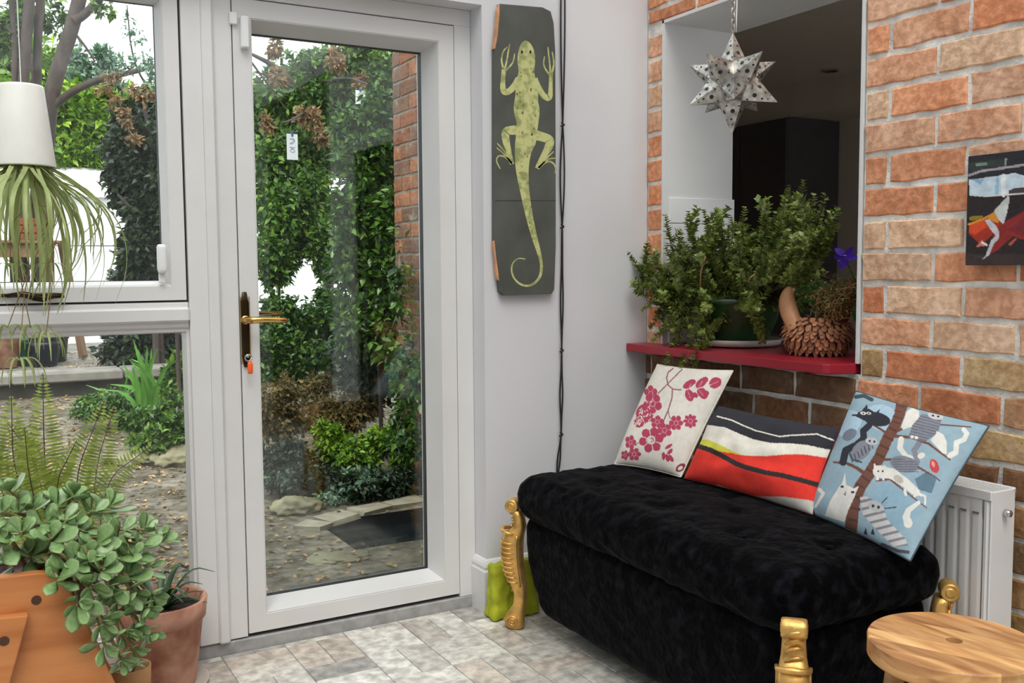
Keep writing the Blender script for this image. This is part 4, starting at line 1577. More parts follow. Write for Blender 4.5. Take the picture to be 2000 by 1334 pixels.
toes = [[A(205, 600), A(225, 510), A(235, 440), A(248, 380)], [A(190, 590), A(172, 520), A(190, 440), A(230, 405)], [A(215, 610), A(255, 570), A(280, 530), A(290, 465)],
        [A(600, 640), A(595, 550), A(585, 480), A(578, 405)], [A(612, 640), A(632, 560), A(625, 500), A(615, 450)], [A(595, 650), A(555, 600), A(538, 550), A(550, 490)],
        [Bq(250, 165), Bq(190, 90), Bq(125, 35)], [Bq(250, 165), Bq(200, 110), Bq(140, 95), Bq(118, 140), Bq(155, 208)], [Bq(245, 150), Bq(195, 70), Bq(130, 0)],
        [Bq(465, 200), Bq(530, 120), Bq(590, 65)], [Bq(465, 200), Bq(540, 140), Bq(590, 160), Bq(608, 205), Bq(598, 245)], [Bq(465, 200), Bq(540, 125), Bq(612, 120)]]
for p in toes:
    OBJ('lizard_toe', stroke(p, 4.2, 1.8, yl - 0.0003), LIZ, liz)
OBJ('lizard_tail', stroke([Bq(490, 1020), Bq(482, 1080), Bq(440, 1138), Bq(375, 1165), Bq(310, 1145), Bq(262, 1095), Bq(243, 1030), Bq(255, 970), Bq(300, 932), Bq(360, 942)], 6.0, 1.6, yl - 0.0002), LIZ, board)
SPOT = M('lizard_olive_spots', S(128, 126, 62), 0.7, var=0.2)
sp_ = []
rs = random.Random(11)
for _ in range(46):
    t = rs.random() ** 1.2
    cy = 130 + t * 360
    cx = np.interp(cy, [80, 200, 280, 330, 420, 500, 540], [1026, 1028, 1028, 1021, 1033, 1048, 1054])
    hw = np.interp(cy, [80, 130, 200, 280, 330, 420, 500, 540], [8, 15, 20, 17, 11, 8, 5, 3])
    u = cx + rs.uniform(-1, 1) * hw * (0.8 if t > .45 else 1)
    if abs(u - cx) < 4 and t < 0.4:
        continue
    r = rs.uniform(0.8, 2.6) * (1 if t < .5 else .7)
    sp_.append(px_plate([(u + r * math.cos(a) * rs.uniform(.6, 1.3), cy + 1.5 * r * math.sin(a) * rs.uniform(.6, 1.2)) for a in np.linspace(0, 5.6, 8)], yl - 0.0004, 0.0002))
OBJ('lizard_spots', merge(*sp_), SPOT, liz)['kind'] = 'stuff'
OBJ('lizard_eyes', merge(*[px_plate([(u + 2.0 * math.cos(a), 101.5 + 3.4 * math.sin(a)) for a in np.linspace(0, 5.9, 12)], yl - 0.0005, 0.0003) for u in (1019.5, 1036.0)]), BLACK, board)

# knotted black cord hanging beside it
cord = thing('knotted_cord', 'black doubled cord tied in knots, hanging down the white wall', 'cord', (-0.37, -0.012, 0.5))
yc = -0.011
knots = [(1099, 243), (1098, 442), (1097, 684), (1096, 848)]
ends = [(1100, -170)] + knots + [(1086, 960)]
la, lb_ = [], []
for i in range(len(ends) - 1):
    (u0, v0), (u1, v1) = ends[i], ends[i + 1]
    for t in np.linspace(0, 1, 14)[:-1]:
        w = math.sin(math.pi * t) * (4.2 if i < 2 else 2.0 + 0.8 * math.sin(9 * t + i))
        u, v = u0 + (u1 - u0) * t, v0 + (v1 - v0) * t
        la.append(hit(u - w, v, 1, yc))
        lb_.append(hit(u + w * 0.9, v, 1, yc - 0.004))
la.append(hit(1086, 960, 1, yc))
lb_.append(hit(1089, 958, 1, yc - 0.004))
OBJ('strand', tube(la, 0.0030, 8), BLACK, cord, True)
OBJ('strand', tube(lb_, 0.0030, 8), BLACK, cord, True)
for u, v in knots:
    c = hit(u, v, 1, yc - 0.003)
    kn = tube([c + np.array([0.0055 * math.cos(a * 2), 0.004 * math.sin(a * 3), 0.006 * math.sin(a)]) for a in np.linspace(0, 6.28, 22)], 0.0032, 6)
    OBJ('knot', kn, BLACK, cord, True)

# =================================================================== STAR LANTERN
TIN = M('antiqued_tin', (0.50, 0.48, 0.44), 0.34, 0.85, var=0.4, scale=40, bump=0.2, bscale=120, detail=7)
SC = hit(1430.8, 163, 0, -0.25)
RS = 98.4 / FPX * depth(SC)
star = thing('star_lantern', 'twelve-pointed pierced tin star lantern hanging on a chain', 'lantern', SC)
vd = SC - CAM
az0 = math.atan2(-vd[1], -vd[0])          # towards the viewer


def sdir(phi, el):
    a = az0 + math.radians(phi)
    e = math.radians(el)
    return np.array([math.cos(a) * math.cos(e), math.sin(a) * math.cos(e), math.sin(e)])


E_ = 26.565
tips = [np.array([0, 0, 1.0]), np.array([0, 0, -1.0])] + [sdir(38 + 72 * k, E_) for k in range(5)] + [sdir(2 + 72 * k, -E_) for k in range(5)]
T_ = np.array(tips)
inner = []
for i in range(12):
    for j in range(i + 1, 12):
        for k in range(j + 1, 12):
            if T_[i] @ T_[j] > .4 and T_[j] @ T_[k] > .4 and T_[i] @ T_[k] > .4:
                c = T_[i] + T_[j] + T_[k]
                inner.append(((i, j, k), c / np.linalg.norm(c) * 0.475))
holes = []
for i in range(12):
    ring = [c for tri, c in inner if i in tri]
    ax = T_[i]
    e1 = np.cross(ax, (0.3, 0.5, 0.81))
    e1 /= np.linalg.norm(e1)
    e2 = np.cross(ax, e1)
    ring.sort(key=lambda c: math.atan2(c @ e2, c @ e1))
    V = [SC + RS * ax * 1.0] + [SC + RS * c for c in ring]
    F = [(0, 1 + k, 1 + (k + 1) % 5) for k in range(5)]
    pt = OBJ('point', (V, F), TIN, star)
    hv = []
    for k in range(5):
        a, b, c = np.array(V[0]), np.array(V[1 + k]), np.array(V[1 + (k + 1) % 5])
        nn = np.cross(b - a, c - a)
        nn /= np.linalg.norm(nn)
        if nn @ (a - SC) < 0 and nn @ ((b + c) / 2 - SC) < 0:
            nn = -nn
        m = (b + c) / 2
        f1 = (c - b) / np.linalg.norm(c - b)
        f2 = np.cross(nn, f1)
        for t, r, off in ((0.30, 0.0066, 0), (0.54, 0.0034, 0.003), (0.70, 0.0022, -0.001), (0.14, 0.0030, 0.018), (0.16, 0.0026, -0.018)):
            o_ = m + (a - m) * t + f1 * off + nn * 0.0004
            o2 = o_
            n0 = len(hv)
            hv.append([(o2 + r * (math.cos(q) * f1 + math.sin(q) * f2)) for q in np.linspace(0, 2 * math.pi, 11)[:-1]])
    V2, F2 = [], []
    for loop in hv:
        F2.append(tuple(len(V2) + q for q in range(len(loop))))
        V2 += [tuple(q) for q in loop]
    OBJ('hole_discs', (V2, F2), SEAL, pt)  # flat discs, not cut; the dark of the holes is their colour
# rim seams along the ridges of each point
ch = []
z = SC[2] + RS
k = 0
while z < CZ - 0.01:
    lp = [(0.006 * math.cos(a), 0.011 * math.sin(a)) for a in np.linspace(0, 2 * math.pi, 13)]
    if k % 2:
        pts = [(SC[0] + x, SC[1], z + 0.009 + y) for x, y in lp]
    else:
        pts = [(SC[0], SC[1] + x, z + 0.009 + y) for x, y in lp]
    ch.append(tube(pts, 0.0018, 6, cap=False))
    z += 0.0165
    k += 1
for g in ch:
    OBJ('chain_link', g, TIN, star, True)
OBJ('cord', tube([(SC[0] + 0.008 + 0.003 * math.sin(t * 9), SC[1] - 0.004, SC[2] + RS + t) for t in np.linspace(0, CZ - SC[2] - RS, 20)], 0.0022, 6), UPVC, star, True)

# =================================================================== CANVAS PICTURE
pic = thing('canvas_painting', 'small canvas painting with a red and white fish shape on the brick wall', 'painting', (-0.025, -1.53, 1.21))
py0, py1, pz0, pz1 = -1.372, -1.70, 1.212, 1.487
PX_ = -0.040
OBJ('canvas', box(-0.009, PX_ + 0.0006, py1, py0, pz0, pz1, 0.002), M('canvas_edge_paint', (0.02, 0.014, 0.014), 0.6), pic)
N = 150
gy_, gz_ = np.linspace(py0 - 0.001, py1 + 0.001, N + 1), np.linspace(pz1 - 0.001, pz0 + 0.001, N + 1)
Yg, Zg = np.meshgrid(gy_, gz_)
Pp = np.c_[np.full(Yg.size, PX_), Yg.ravel(), Zg.ravel()]
idx = np.arange((N + 1) ** 2).reshape(N + 1, N + 1)
qf = np.stack([idx[:-1, :-1], idx[1:, :-1], idx[1:, 1:], idx[:-1, 1:]], -1).reshape(-1, 4)
po = FOBJ('painted_surface', Pp, qf, M('oil_paint', (1, 1, 1), 0.4, var=0.12, scale=50, vcol=True, bump=0.15, bscale=90), pic)
Xp, Yp = proj(Pp)
p = Painter((Xp - 1870) / 0.1873, (Yp - 290) / 0.1874, S(38, 26, 28))
p.mask(p.Y < np.interp(p.X, [120, 700, 1600], [300, 265, 230]), S(34, 34, 42))
p.poly([(120, 150), (500, 110), (490, 190), (300, 200), (130, 240)], S(48, 58, 52))
p.line([(120, 280), (250, 235), (500, 200), (700, 170), (1300, 150)], 26, S(168, 160, 165))
p.line([(200, 170), (300, 160)], 26, S(120, 140, 132))
p.line([(505, 110), (500, 170)], 22, S(150, 160, 158))
p.poly([(120, 320), (240, 310), (450, 280), (600, 255), (700, 285), (1300, 260), (1300, 440), (700, 470), (520, 485), (360, 500), (125, 480)], S(205, 222, 234))
p.poly([(120, 320), (280, 315), (240, 380), (180, 340)], S(140, 176, 210))
p.line([(420, 310), (410, 470)], 40, S(160, 200, 222))
p.line([(480, 290), (480, 480)], 50, S(236, 238, 240))
p.poly([(530, 440), (600, 410), (760, 400), (1300, 380), (1300, 470), (540, 480)], S(72, 62, 58))
p.line([(130, 485), (300, 500), (700, 470)], 14, S(220, 214, 210))
p.poly([(120, 800), (260, 745), (380, 690), (470, 800), (440, 900), (250, 1010), (120, 890)], S(165, 42, 18))
p.poly([(120, 790), (270, 740), (340, 800), (180, 900), (120, 880)], S(214, 72, 24))
p.poly([(300, 740), (400, 650), (440, 720), (430, 780)], S(216, 140, 50))
p.line([(120, 790), (270, 735), (400, 660)], 22, S(226, 150, 40), 14)
p.line([(140, 730), (250, 720)], 40, S(150, 122, 30))
p.poly([(250, 1010), (380, 880), (340, 1100), (180, 1060), (120, 1150), (120, 930)], S(40, 22, 24))
p.poly([(430, 800), (700, 650), (1300, 560), (1300, 960), (700, 960), (580, 910), (420, 1060), (330, 1110), (360, 960), (430, 880)], S(142, 34, 30))
p.poly([(520, 850), (700, 720), (1000, 700), (1000, 900), (640, 900)], S(118, 30, 40))
p.poly([(380, 650), (530, 490), (545, 520), (520, 660), (480, 790), (440, 760)], S(206, 208, 204))
p.poly([(280, 740), (330, 740), (400, 800), (440, 880), (430, 940), (380, 990), (340, 1090), (255, 1165), (300, 1100), (350, 960), (400, 910), (340, 840)], S(204, 200, 206))
p.poly([(190, 1030), (255, 950), (310, 1000), (280, 1015)], S(198, 118, 96))
p.line([(255, 980), (305, 1005)], 22, S(230, 226, 222))
p.line([(550, 1000), (610, 940)], 30, S(186, 86, 66), 16)
p.mask(p.Y > 1100 + 0 * p.X, S(58, 44, 44))
p.poly([(250, 1165), (300, 1110), (350, 1060), (330, 1110)], S(204, 200, 206))
add_print(po, p.C)

# =================================================================== INDOOR PLANTS
LEAF_JADE = M('jade_leaf', S(104, 142, 78), 0.27, var=0.2, scale=1.6, col2=S(150, 180, 120), objcol=False, trans=0.08, spec=0.5)
LEAF_SMALL = M('small_glossy_leaf', S(130, 148, 76), 0.26, var=0.25, island=0.55, trans=0.2)
LEAF_SPIDER = M('spider_plant_leaf', S(156, 172, 104), 0.45, var=0.15, scale=12, col2=S(186, 196, 132), trans=0.25)
LEAF_DRY = M('dry_stem', S(150, 118, 78), 0.8, var=0.3, scale=30)
STEM = M('woody_stem', S(96, 74, 52), 0.8, var=0.3, scale=30)
TERRA = M('weathered_terracotta', S(184, 116, 88), 0.85, var=0.34, scale=9, bump=0.2, bscale=40, col2=S(212, 162, 138), detail=7)
GREENGLAZE = M('dark_green_glaze', (0.018, 0.050, 0.014), 0.18, var=0.3, scale=6)
SOIL = M('potting_soil', (0.022, 0.014, 0.010), 0.95, var=0.4, scale=60, bump=0.8, bscale=120)
DARKRED = M('dark_red_plastic_pot', (0.07, 0.010, 0.010), 0.5)


def leaf_cloud(P, D, Nn, L, W, fold=0.35):
    """P base points, D directions, Nn up normals, lengths, widths -> quads (two tris each)"""
    D = D / (np.linalg.norm(D, axis=1)[:, None] + 1e-9)
    Sd = np.cross(D, Nn)
    Sd /= np.linalg.norm(Sd, axis=1)[:, None] + 1e-9
    Up = np.cross(Sd, D)
    L = np.asarray(L)[:, None]
    W = np.asarray(W)[:, None]
    mid = P + D * L * 0.45
    V = np.stack([P, mid + Sd * W / 2 + Up * W * fold * 0.5, P + D * L - Up * L * 0.08, mid - Sd * W / 2 + Up * W * fold * 0.5], 1).reshape(-1, 3)
    n = len(P)
    b = np.arange(n)[:, None] * 4
    F = np.concatenate([b + np.array([[0, 1, 2]]), b + np.array([[0, 2, 3]])], 1).reshape(-1, 3)
    return V, F


def rand_unit(n):
    v = rng.normal(size=(n, 3))
    return v / np.linalg.norm(v, axis=1)[:, None]


# ---- shrub in a green glazed pot on the red shelf
pc = np.array([0.165, -0.318, SZ])
pot1 = thing('potted_shrub', 'bushy small-leaved shrub in a dark green glazed pot on the red shelf', 'plant', pc)
OBJ('pot', lathe([(0.095, 0.012), (0.112, 0.03), (0.140, 0.10), (0.150, 0.150), (0.156, 0.158), (0.156, 0.172), (0.146, 0.172), (0.140, 0.150), (0.10, 0.145)], pc, 40), GREENGLAZE, pot1, True)
OBJ('saucer', lathe([(0.11, 0.0005), (0.150, 0.006), (0.160, 0.026), (0.156, 0.028), (0.145, 0.012), (0.05, 0.010)], pc, 40), M('pale_saucer', S(190, 186, 176), 0.3), pot1, True)
OBJ('soil', lathe([(0.0, 0.152), (0.139, 0.150)], pc, 28, cap=False), SOIL, pot1)
tips_px = [(1222, 490), (1235, 520), (1240, 570), (1255, 605), (1268, 640), (1285, 655), (1250, 540), (1272, 500), (1300, 480), (1300, 420), (1320, 440), (1340, 425), (1357, 395), (1350, 425), (1375, 410), (1380, 440),
           (1400, 412), (1430, 425), (1455, 405), (1490, 415), (1510, 430), (1541, 362), (1534, 382), (1570, 352), (1590, 380), (1612, 380), (1622, 415), (1628, 440), (1600, 450), (1572, 470), (1540, 450), (1500, 470), (1460, 460),
           (1410, 460), (1370, 480), (1340, 500), (1310, 520), (1290, 560), (1300, 610), (1300, 640), (1330, 600), (1400, 560), (1450, 560), (1500, 540), (1550, 560), (1530, 600), (1480, 600), (1420, 600), (1370, 580),
           (1590, 520), (1570, 560), (1275, 585), (1262, 520), (1330, 545), (1352, 610), (1390, 520), (1430, 500), (1475, 500), (1520, 500), (1555, 510), (1545, 400), (1580, 410), (1345, 640), (1240, 545), (1285, 620), (1500, 385), (1325, 470), (1310, 660)]
for _ in range(34):
    tips_px.append((rnd.uniform(1250, 1620), rnd.uniform(470, 640)))
for _ in range(12):
    tips_px.append((rnd.uniform(1340, 1620), rnd.uniform(410, 480)))
tips3 = []
for (u, v) in tips_px:
    spread = (u - 1430) / 200
    xx = 0.12 + rnd.uniform(-0.13, 0.13) - 0.10 * abs(spread)
    if u > 1490 and v > 470:
        xx = 0.18 + rnd.uniform(-0.04, 0.08)
    if u < 1310:
        xx = -0.05 + rnd.uniform(-0.05, 0.04)
    tips3.append(hit(u, v, 0, xx))
for (u, v, xx) in [(1352, 700, -0.115), (1345, 735, -0.118), (1300, 712, -0.115), (1330, 718, -0.12), (1490, 672, -0.02), (1350, 655, -0.09), (1275, 665, -0.09)]:
    tips3.append(hit(u, v, 0, xx))
LP, LD, LN, LL, LW = [], [], [], [], []
stems = []
for ti, tp in enumerate(tips3):
    base = pc + np.array([rnd.uniform(-.08, .08), rnd.uniform(-.08, .08), 0.15])
    hang = tp[2] < pc[2] + 0.15
    mid = base * 0.5 + tp * 0.5 + np.array([0, 0, 0.05 if not hang else 0.10])
    mid[:2] = base[:2] * 0.45 + tp[:2] * 0.55
    if not hang:
        mid[:2] = base[:2] * 0.12 + tp[:2] * 0.88
        mid[2] = base[2] + (tp[2] - base[2]) * 0.35
    tt = np.linspace(0, 1, 18)[:, None]
    C = (1 - tt) ** 2 * base + 2 * tt * (1 - tt) * mid + tt ** 2 * tp
    stems.append(tube(C, np.linspace(0.0028, 0.0010, 18), 5))
    # side shoots
    shoots = [(C, 0.22)]
    for _ in range(3):
        i = rnd.randrange(6, 16)
        s0 = C[i]
        d = np.array([rnd.uniform(-1, 1), rnd.uniform(-1, 1), rnd.uniform(0.0, 1.3)])
        d /= np.linalg.norm(d)
        ln = rnd.uniform(0.04, 0.09)
        t2 = np.linspace(0, 1, 8)[:, None]
        shoots.append((s0 + d * ln * t2 + np.array([0, 0, 0.015]) * t2 ** 2, 0.0))
    for C_, t0 in shoots:
        seg = np.linalg.norm(np.diff(C_, axis=0), axis=1)
        cum = np.r_[0, np.cumsum(seg)]
        tot = cum[-1]
        s = np.arange(max(t0 * tot, tot - 0.26), tot, 0.0085)
        if len(s) < 2:
            continue
        pos = np.stack([np.interp(s, cum, C_[:, k]) for k in range(3)], 1)
        tan = np.gradient(pos, axis=0)
        tan /= np.linalg.norm(tan, axis=1)[:, None] + 1e-9
        for rep in range(3):
            r = rand_unit(len(s))
            r -= tan * (r * tan).sum(1)[:, None]
            r /= np.linalg.norm(r, axis=1)[:, None] + 1e-9
            LP.append(pos)
            LD.append(r * 0.9 + tan * 0.55)
            LN.append(tan)
            sz = 0.016 + 0.009 * rng.random(len(s))
            LL.append(sz * np.clip(1.25 - 0.55 * (s / tot) ** 6, 0.4, 1.3))
            LW.append(sz * 0.80)
V, F = leaf_cloud(np.concatenate(LP), np.concatenate(LD), np.concatenate(LN), np.concatenate(LL), np.concatenate(LW))
o = FOBJ('foliage', V, F, LEAF_SMALL, pot1)
o['kind'] = 'stuff'
OBJ('stems', merge(*stems), STEM, pot1, True)['kind'] = 'stuff'
for a_, b_ in (((1368, 560), (1378, 500)), ((1462, 552), (1475, 535))):
    OBJ('dead_twig', tube([hit(*a_, 0, -0.02), hit((a_[0] + b_[0]) / 2 - 4, (a_[1] + b_[1]) / 2, 0, -0.03), hit(*b_, 0, -0.02)], 0.003, 6), LEAF_DRY, pot1, True)

# ---- bird planter with scales
bc = np.array([0.125, -0.735, SZ])
bird = thing('bird_planter', 'bird-shaped planter covered in brown wooden scales at the end of the red shelf', 'planter', bc)
SCALE = M('brown_wood_scale', S(150, 98, 66), 0.7, var=0.35, scale=30, objcol=True)
HUSK = M('dark_husk', S(72, 46, 32), 0.85, var=0.3, scale=30)
prof = [(0.050, 0.001), (0.078, 0.015), (0.098, 0.045), (0.104, 0.075), (0.096, 0.105), (0.078, 0.122), (0.070, 0.120), (0.05, 0.112)]
OBJ('body', lathe(prof, bc, 32), HUSK, bird, True)
sv = [(0, -0.011, 0), (0, 0.011, 0), (0.005, -0.013, -0.014), (0.005, 0.013, -0.014), (0.011, -0.007, -0.025), (0.011, 0.007, -0.025), (0.012, 0, -0.028), (0.0065, 0, -0.012), (0.002, 0, 0.001)]
sf = [(0, 2, 7, 8), (8, 7, 3, 1), (2, 4, 7), (4, 6, 7), (6, 5, 7), (7, 5, 3)]
sv = [(x * 1.5, y * 0.72, z * 0.62) for x, y, z in sv]
scale_me = new_mesh('scale', sv, sf)
scale_me.materials.append(SCALE)
rz = 0
for zz_ in (0.122, 0.111, 0.100, 0.089, 0.078, 0.067, 0.056, 0.045, 0.034, 0.024):
    r_ = np.interp(zz_, [p_[1] for p_ in prof[:6]], [p_[0] for p_ in prof[:6]])
    nb = int(2 * math.pi * r_ / 0.0215)
    for i in range(nb):
        a = 2 * math.pi * (i + 0.5 * (rz % 2)) / nb + rnd.uniform(-.04, .04)
        k = rnd.uniform(0.75, 1.25)
        piece('scale', scale_me, bird, bc + np.array([r_ * math.cos(a), r_ * math.sin(a), zz_]), rot=(0, rnd.uniform(-.15, .15) + (0.5 if zz_ < 0.06 else -0.25 if zz_ > 0.1 else 0.1), a), scale=(1, rnd.uniform(.85, 1.1), 1),
              color=tuple(c * k for c in S(168, 112, 78)))
    rz += 1
# smooth wooden head at the left, red-brown tail at the right
hpx = [((1556, 645), 0.028), ((1547, 624), 0.027), ((1540, 606), 0.029), ((1537, 590), 0.027), ((1538, 576), 0.021), ((1541, 566), 0.013), ((1544, 560), 0.004)]
HEADW = M('smooth_tan_wood', S(196, 140, 98), 0.45, var=0.18, scale=14)
hp_ = [hit(u, v, 0, 0.045) for (u, v), r in hpx]
OBJ('head', tube(smooth_line(np.array(hp_), 1), np.interp(np.linspace(0, 1, len(smooth_line(np.array(hp_), 1))), np.linspace(0, 1, len(hpx)), [r for q_, r in hpx]), 16), HEADW, bird, True)
hl = smooth_line(np.array(hp_), 1)
OBJ('pale_edge', tube([q_ + CR * 0.013 + CU * 0.003 for q_ in hl[6:-2]], 0.007, 8), M('pale_cut_wood', S(214, 190, 158), 0.6), bird, True)
tpx = [((1622, 640), 0.034), ((1640, 610), 0.036), ((1655, 580), 0.030), ((1662, 558), 0.018), ((1664, 545), 0.006)]
tp_ = smooth_line(np.array([hit(u, v, 0, 0.13) for (u, v), r in tpx]), 1)
OBJ('tail', tube(tp_, np.interp(np.linspace(0, 1, len(tp_)), np.linspace(0, 1, len(tpx)), [r for q_, r in tpx]), 14), M('red_brown_wicker', S(104, 50, 30), 0.8, var=0.4, scale=45, bump=0.6, bscale=80), bird, True)
# dry mossy tangle in the bird
MOSS = M('dry_moss', S(118, 108, 52), 0.85, var=0.4, island=0.5, trans=0.2)
nM = 1500
cm = hit(1628, 590, 0, 0.09)
P_ = cm + rng.normal(size=(nM, 3)) * np.array([0.030, 0.040, 0.030])
P_ += (np.clip(rng.random(nM), 0, 1) * 0.05)[:, None] * np.array([0.1, -0.55, 0.6])
V, F = leaf_cloud(P_, rand_unit(nM), rand_unit(nM), 0.008 + 0.01 * rng.random(nM), 0.003 + 0.003 * rng.random(nM))
FOBJ('moss', V, F, MOSS, bird)['kind'] = 'stuff'
for k in range(16):
    a = hit(rnd.uniform(1578, 1640), rnd.uniform(595, 640), 0, 0.08)
    b = hit(rnd.uniform(1600, 1680), rnd.uniform(545, 600), 0, 0.06)
    m_ = (a + b) / 2 + np.array([-.01, 0, 0.025])
    OBJ('twig', tube(smooth_line(np.array([a, m_, b]), 2), 0.0013, 5), LEAF_DRY, bird, True)
# ---- violet growing behind the bird
vio = thing('violet_plant', 'purple flowered violet with broad green leaves beside the bird planter', 'plant', (0.24, -0.90, SZ))
VPET = M('violet_petal', S(84, 44, 190), 0.6, var=0.25, scale=90, trans=0.2)
VLEAF = M('broad_green_leaf', S(46, 104, 44), 0.5, var=0.25, scale=40, trans=0.15)
OBJ('pot', lathe([(0.045, 0.001), (0.06, 0.09), (0.064, 0.09), (0.064, 0.1), (0.055, 0.1), (0.05, 0.085)], (0.24, -0.90, SZ), 24), M('black_plastic_pot', (0.012, 0.012, 0.012), 0.5), vio, True)


def round_leaf(c, ax, up, L, W, mat, parent, name='leaf', cup=0.2, notch=True):
    ax = np.array(ax, float)
    ax /= np.linalg.norm(ax)
    sd_ = np.cross(ax, up)
    sd_ /= np.linalg.norm(sd_)
    nn = np.cross(sd_, ax)
    V, F = [], []
    nr = 9
    for i in range(nr + 1):
        t = i / nr
        w = W / 2 * math.sin(math.pi * min(1, t * 0.93 + 0.05)) ** 0.7
        for s in (-1, -0.5, 0, 0.5, 1):
            V.append(tuple(np.array(c) + ax * L * t + sd_ * w * s + nn * (cup * W * 0.5 * s * s - 0.12 * L * t * t)))
    for i in range(nr):
        for k in range(4):
            F.append((i * 5 + k, i * 5 + k + 1, (i + 1) * 5 + k + 1, (i + 1) * 5 + k))
    return OBJ(name, (V, F), mat, parent, True, recalc=False)


fc = hit(1650, 500, 0, 0.12)
for (u, v, L, W) in [(1636, 488, .020, .022), (1662, 488, .020, .022), (1634, 502, .020, .024), (1668, 502, .022, .024), (1645, 518, .026, .034)]:
    e = hit(u, v, 0, 0.115)
    d = e - fc
    round_leaf(fc, d, -CF, np.linalg.norm(d) + 0.012, W, VPET, vio, 'petal', 0.15)
OBJ('flower_eye', lathe([(0.0, 0.004), (0.004, 0.002), (0.005, 0)], fc - CF * 0.003, 12), M('pale_yellow_eye', S(230, 220, 190), 0.6), vio, True)
OBJ('flower_stem', tube(smooth_line(np.array([fc, fc + np.array([0.03, 0.0, -0.05]), (0.22, -0.89, SZ + 0.1)]), 2), 0.0018, 6), VLEAF, vio, True)
for (u, v, xx, L, du, dv) in [(1600, 570, 0.12, .055, -22, -6), (1626, 562, 0.14, .06, -24, -4), (1590, 590, 0.12, .045, -20, -5), (1690, 640, 0.12, .065, -22, -30), (1668, 625, 0.10, .05, 6, -40)]:
    b = hit(u, v, 0, xx)
    e = hit(u + du, v + dv, 0, xx - 0.03)
    round_leaf(b, e - b, -CF * 0.6 + np.array([0, 0, 0.8]), L, L * 0.75, VLEAF, vio)

# ---- terracotta pot by the window with an aloe
tc_ = np.array([-1.814, -0.068, 0.0])
tp = thing('terracotta_pot', 'large weathered terracotta pot with spiky dark green plant under the window', 'plant pot', tc_)
OBJ('saucer', lathe([(0.10, 0.0005), (0.128, 0.006), (0.136, 0.022), (0.131, 0.022), (0.122, 0.012), (0.05, 0.011)], tc_, 40), M('pale_clay_saucer', S(196, 186, 176), 0.7), tp, True)
OBJ('pot', lathe([(0.095, 0.012), (0.100, 0.03), (0.122, 0.205), (0.130, 0.210), (0.136, 0.262), (0.130, 0.267), (0.122, 0.262), (0.116, 0.228), (0.09, 0.226)], tc_, 44), TERRA, tp, True)
OBJ('soil', lathe([(0.0, 0.238), (0.117, 0.234)], tc_, 28, cap=False), SOIL, tp)
ALOE = M('dark_spiky_leaf', S(58, 84, 52), 0.45, var=0.25, scale=30)
for k in range(24):
    a = 2 * math.pi * k / 24 * 2.4
    r1 = rnd.uniform(0.09, 0.17)
    h1 = rnd.uniform(0.03, 0.12)
    b = tc_ + np.array([0.02 * math.cos(a), 0.02 * math.sin(a), 0.235])
    m_ = b + np.array([r1 * 0.5 * math.cos(a), r1 * 0.5 * math.sin(a), h1])
    e = b + np.array([r1 * math.cos(a), r1 * math.sin(a), h1 * 0.75])
    if e[1] > 0.04:
        e[1] = 0.04
    P_ = smooth_line(np.array([b, m_, e]), 2)
    OBJ('leaf', ribbon(P_, np.linspace(0.026, 0.002, len(P_)), fold=0.5), ALOE, tp, True, recalc=False)

# ---- pine plant stand, bottom left
YP = -0.60
st = thing('pine_stand', 'orange pine plant stand with a slanted end panel and dark screw plugs', 'plant stand', (-2.15, YP, 0))


def slab(pix, y, th, name, mat, parent, extra=()):
    pts = [hit(u, v, 1, y) for u, v in pix] + [np.array([x, y, z]) for x, z in extra]
    n = len(pts)
    V = [(q_[0], y, q_[2]) for q_ in pts] + [(q_[0], y + th, q_[2]) for q_ in pts]
    o = OBJ(name, (V, [tuple(range(n)), tuple(n + i for i in range(n))] + [(i, (i + 1) % n, n + (i + 1) % n, n + i) for i in range(n)]), mat, parent)
    bvm = o.modifiers.new('edge', 'BEVEL')
    bvm.width = 0.003
    bvm.segments = 2
    bvm.limit_method = 'ANGLE'
    return o


e0 = hit(225, 1334, 1, YP)
e1 = hit(135, 1148, 1, YP)
k_ = (e0[0] - e1[0]) / (e0[2] - e1[2])
xfl = e0[0] + k_ * (0.0 - e0[2])
pan = slab([(-330, 1165), (72, 1120), (86, 1120), (108, 1124), (122, 1133), (135, 1148)], YP, 0.030, 'end_panel', PINE, st, extra=[(xfl, 0.0), (xfl - 0.62, 0.0)])
PLUG = M('dark_screw_plug', S(74, 44, 26), 0.6)
brace = slab([(-330, 1240), (30, 1205), (56, 1202), (18, 1340), (-5, 1420), (-330, 1440)], YP - 0.032, 0.030, 'step_board', PINE, st)
for (u, v), y in (((71, 1172), YP), ((8, 1252), YP - 0.032)):
    c = hit(u, v, 1, y)
    OBJ('screw_plug', tube([(c[0], y + 0.001, c[2]), (c[0], y - 0.0012, c[2])], 0.0105, 18), PLUG, st)
slab([(-330, 1165), (72, 1120), (86, 1120), (108, 1124), (122, 1133), (135, 1148)], YP + 0.30, 0.028, 'end_panel', PINE, st, extra=[(xfl, 0.0), (xfl - 0.62, 0.0)])
jz = hit(60, 1190, 1, YP)[2]
OBJ('shelf_board', box(xfl - 0.55, e1[0] - 0.01, YP + 0.03, YP + 0.30, jz - 0.13, jz - 0.105, 0.003), PINE, st)

# ---- jade plant on the stand
jc = np.array([hit(90, 1130, 1, YP + 0.16)[0], YP + 0.165, jz - 0.104])
jade = thing('jade_plant', 'jade plant with fleshy round leaves spilling over the pine stand', 'plant', jc)
OBJ('pot', lathe([(0.075, 0.001), (0.105, 0.13), (0.112, 0.13), (0.112, 0.155), (0.104, 0.155), (0.098, 0.14), (0.05, 0.138)], jc, 32), DARKRED, jade, True)
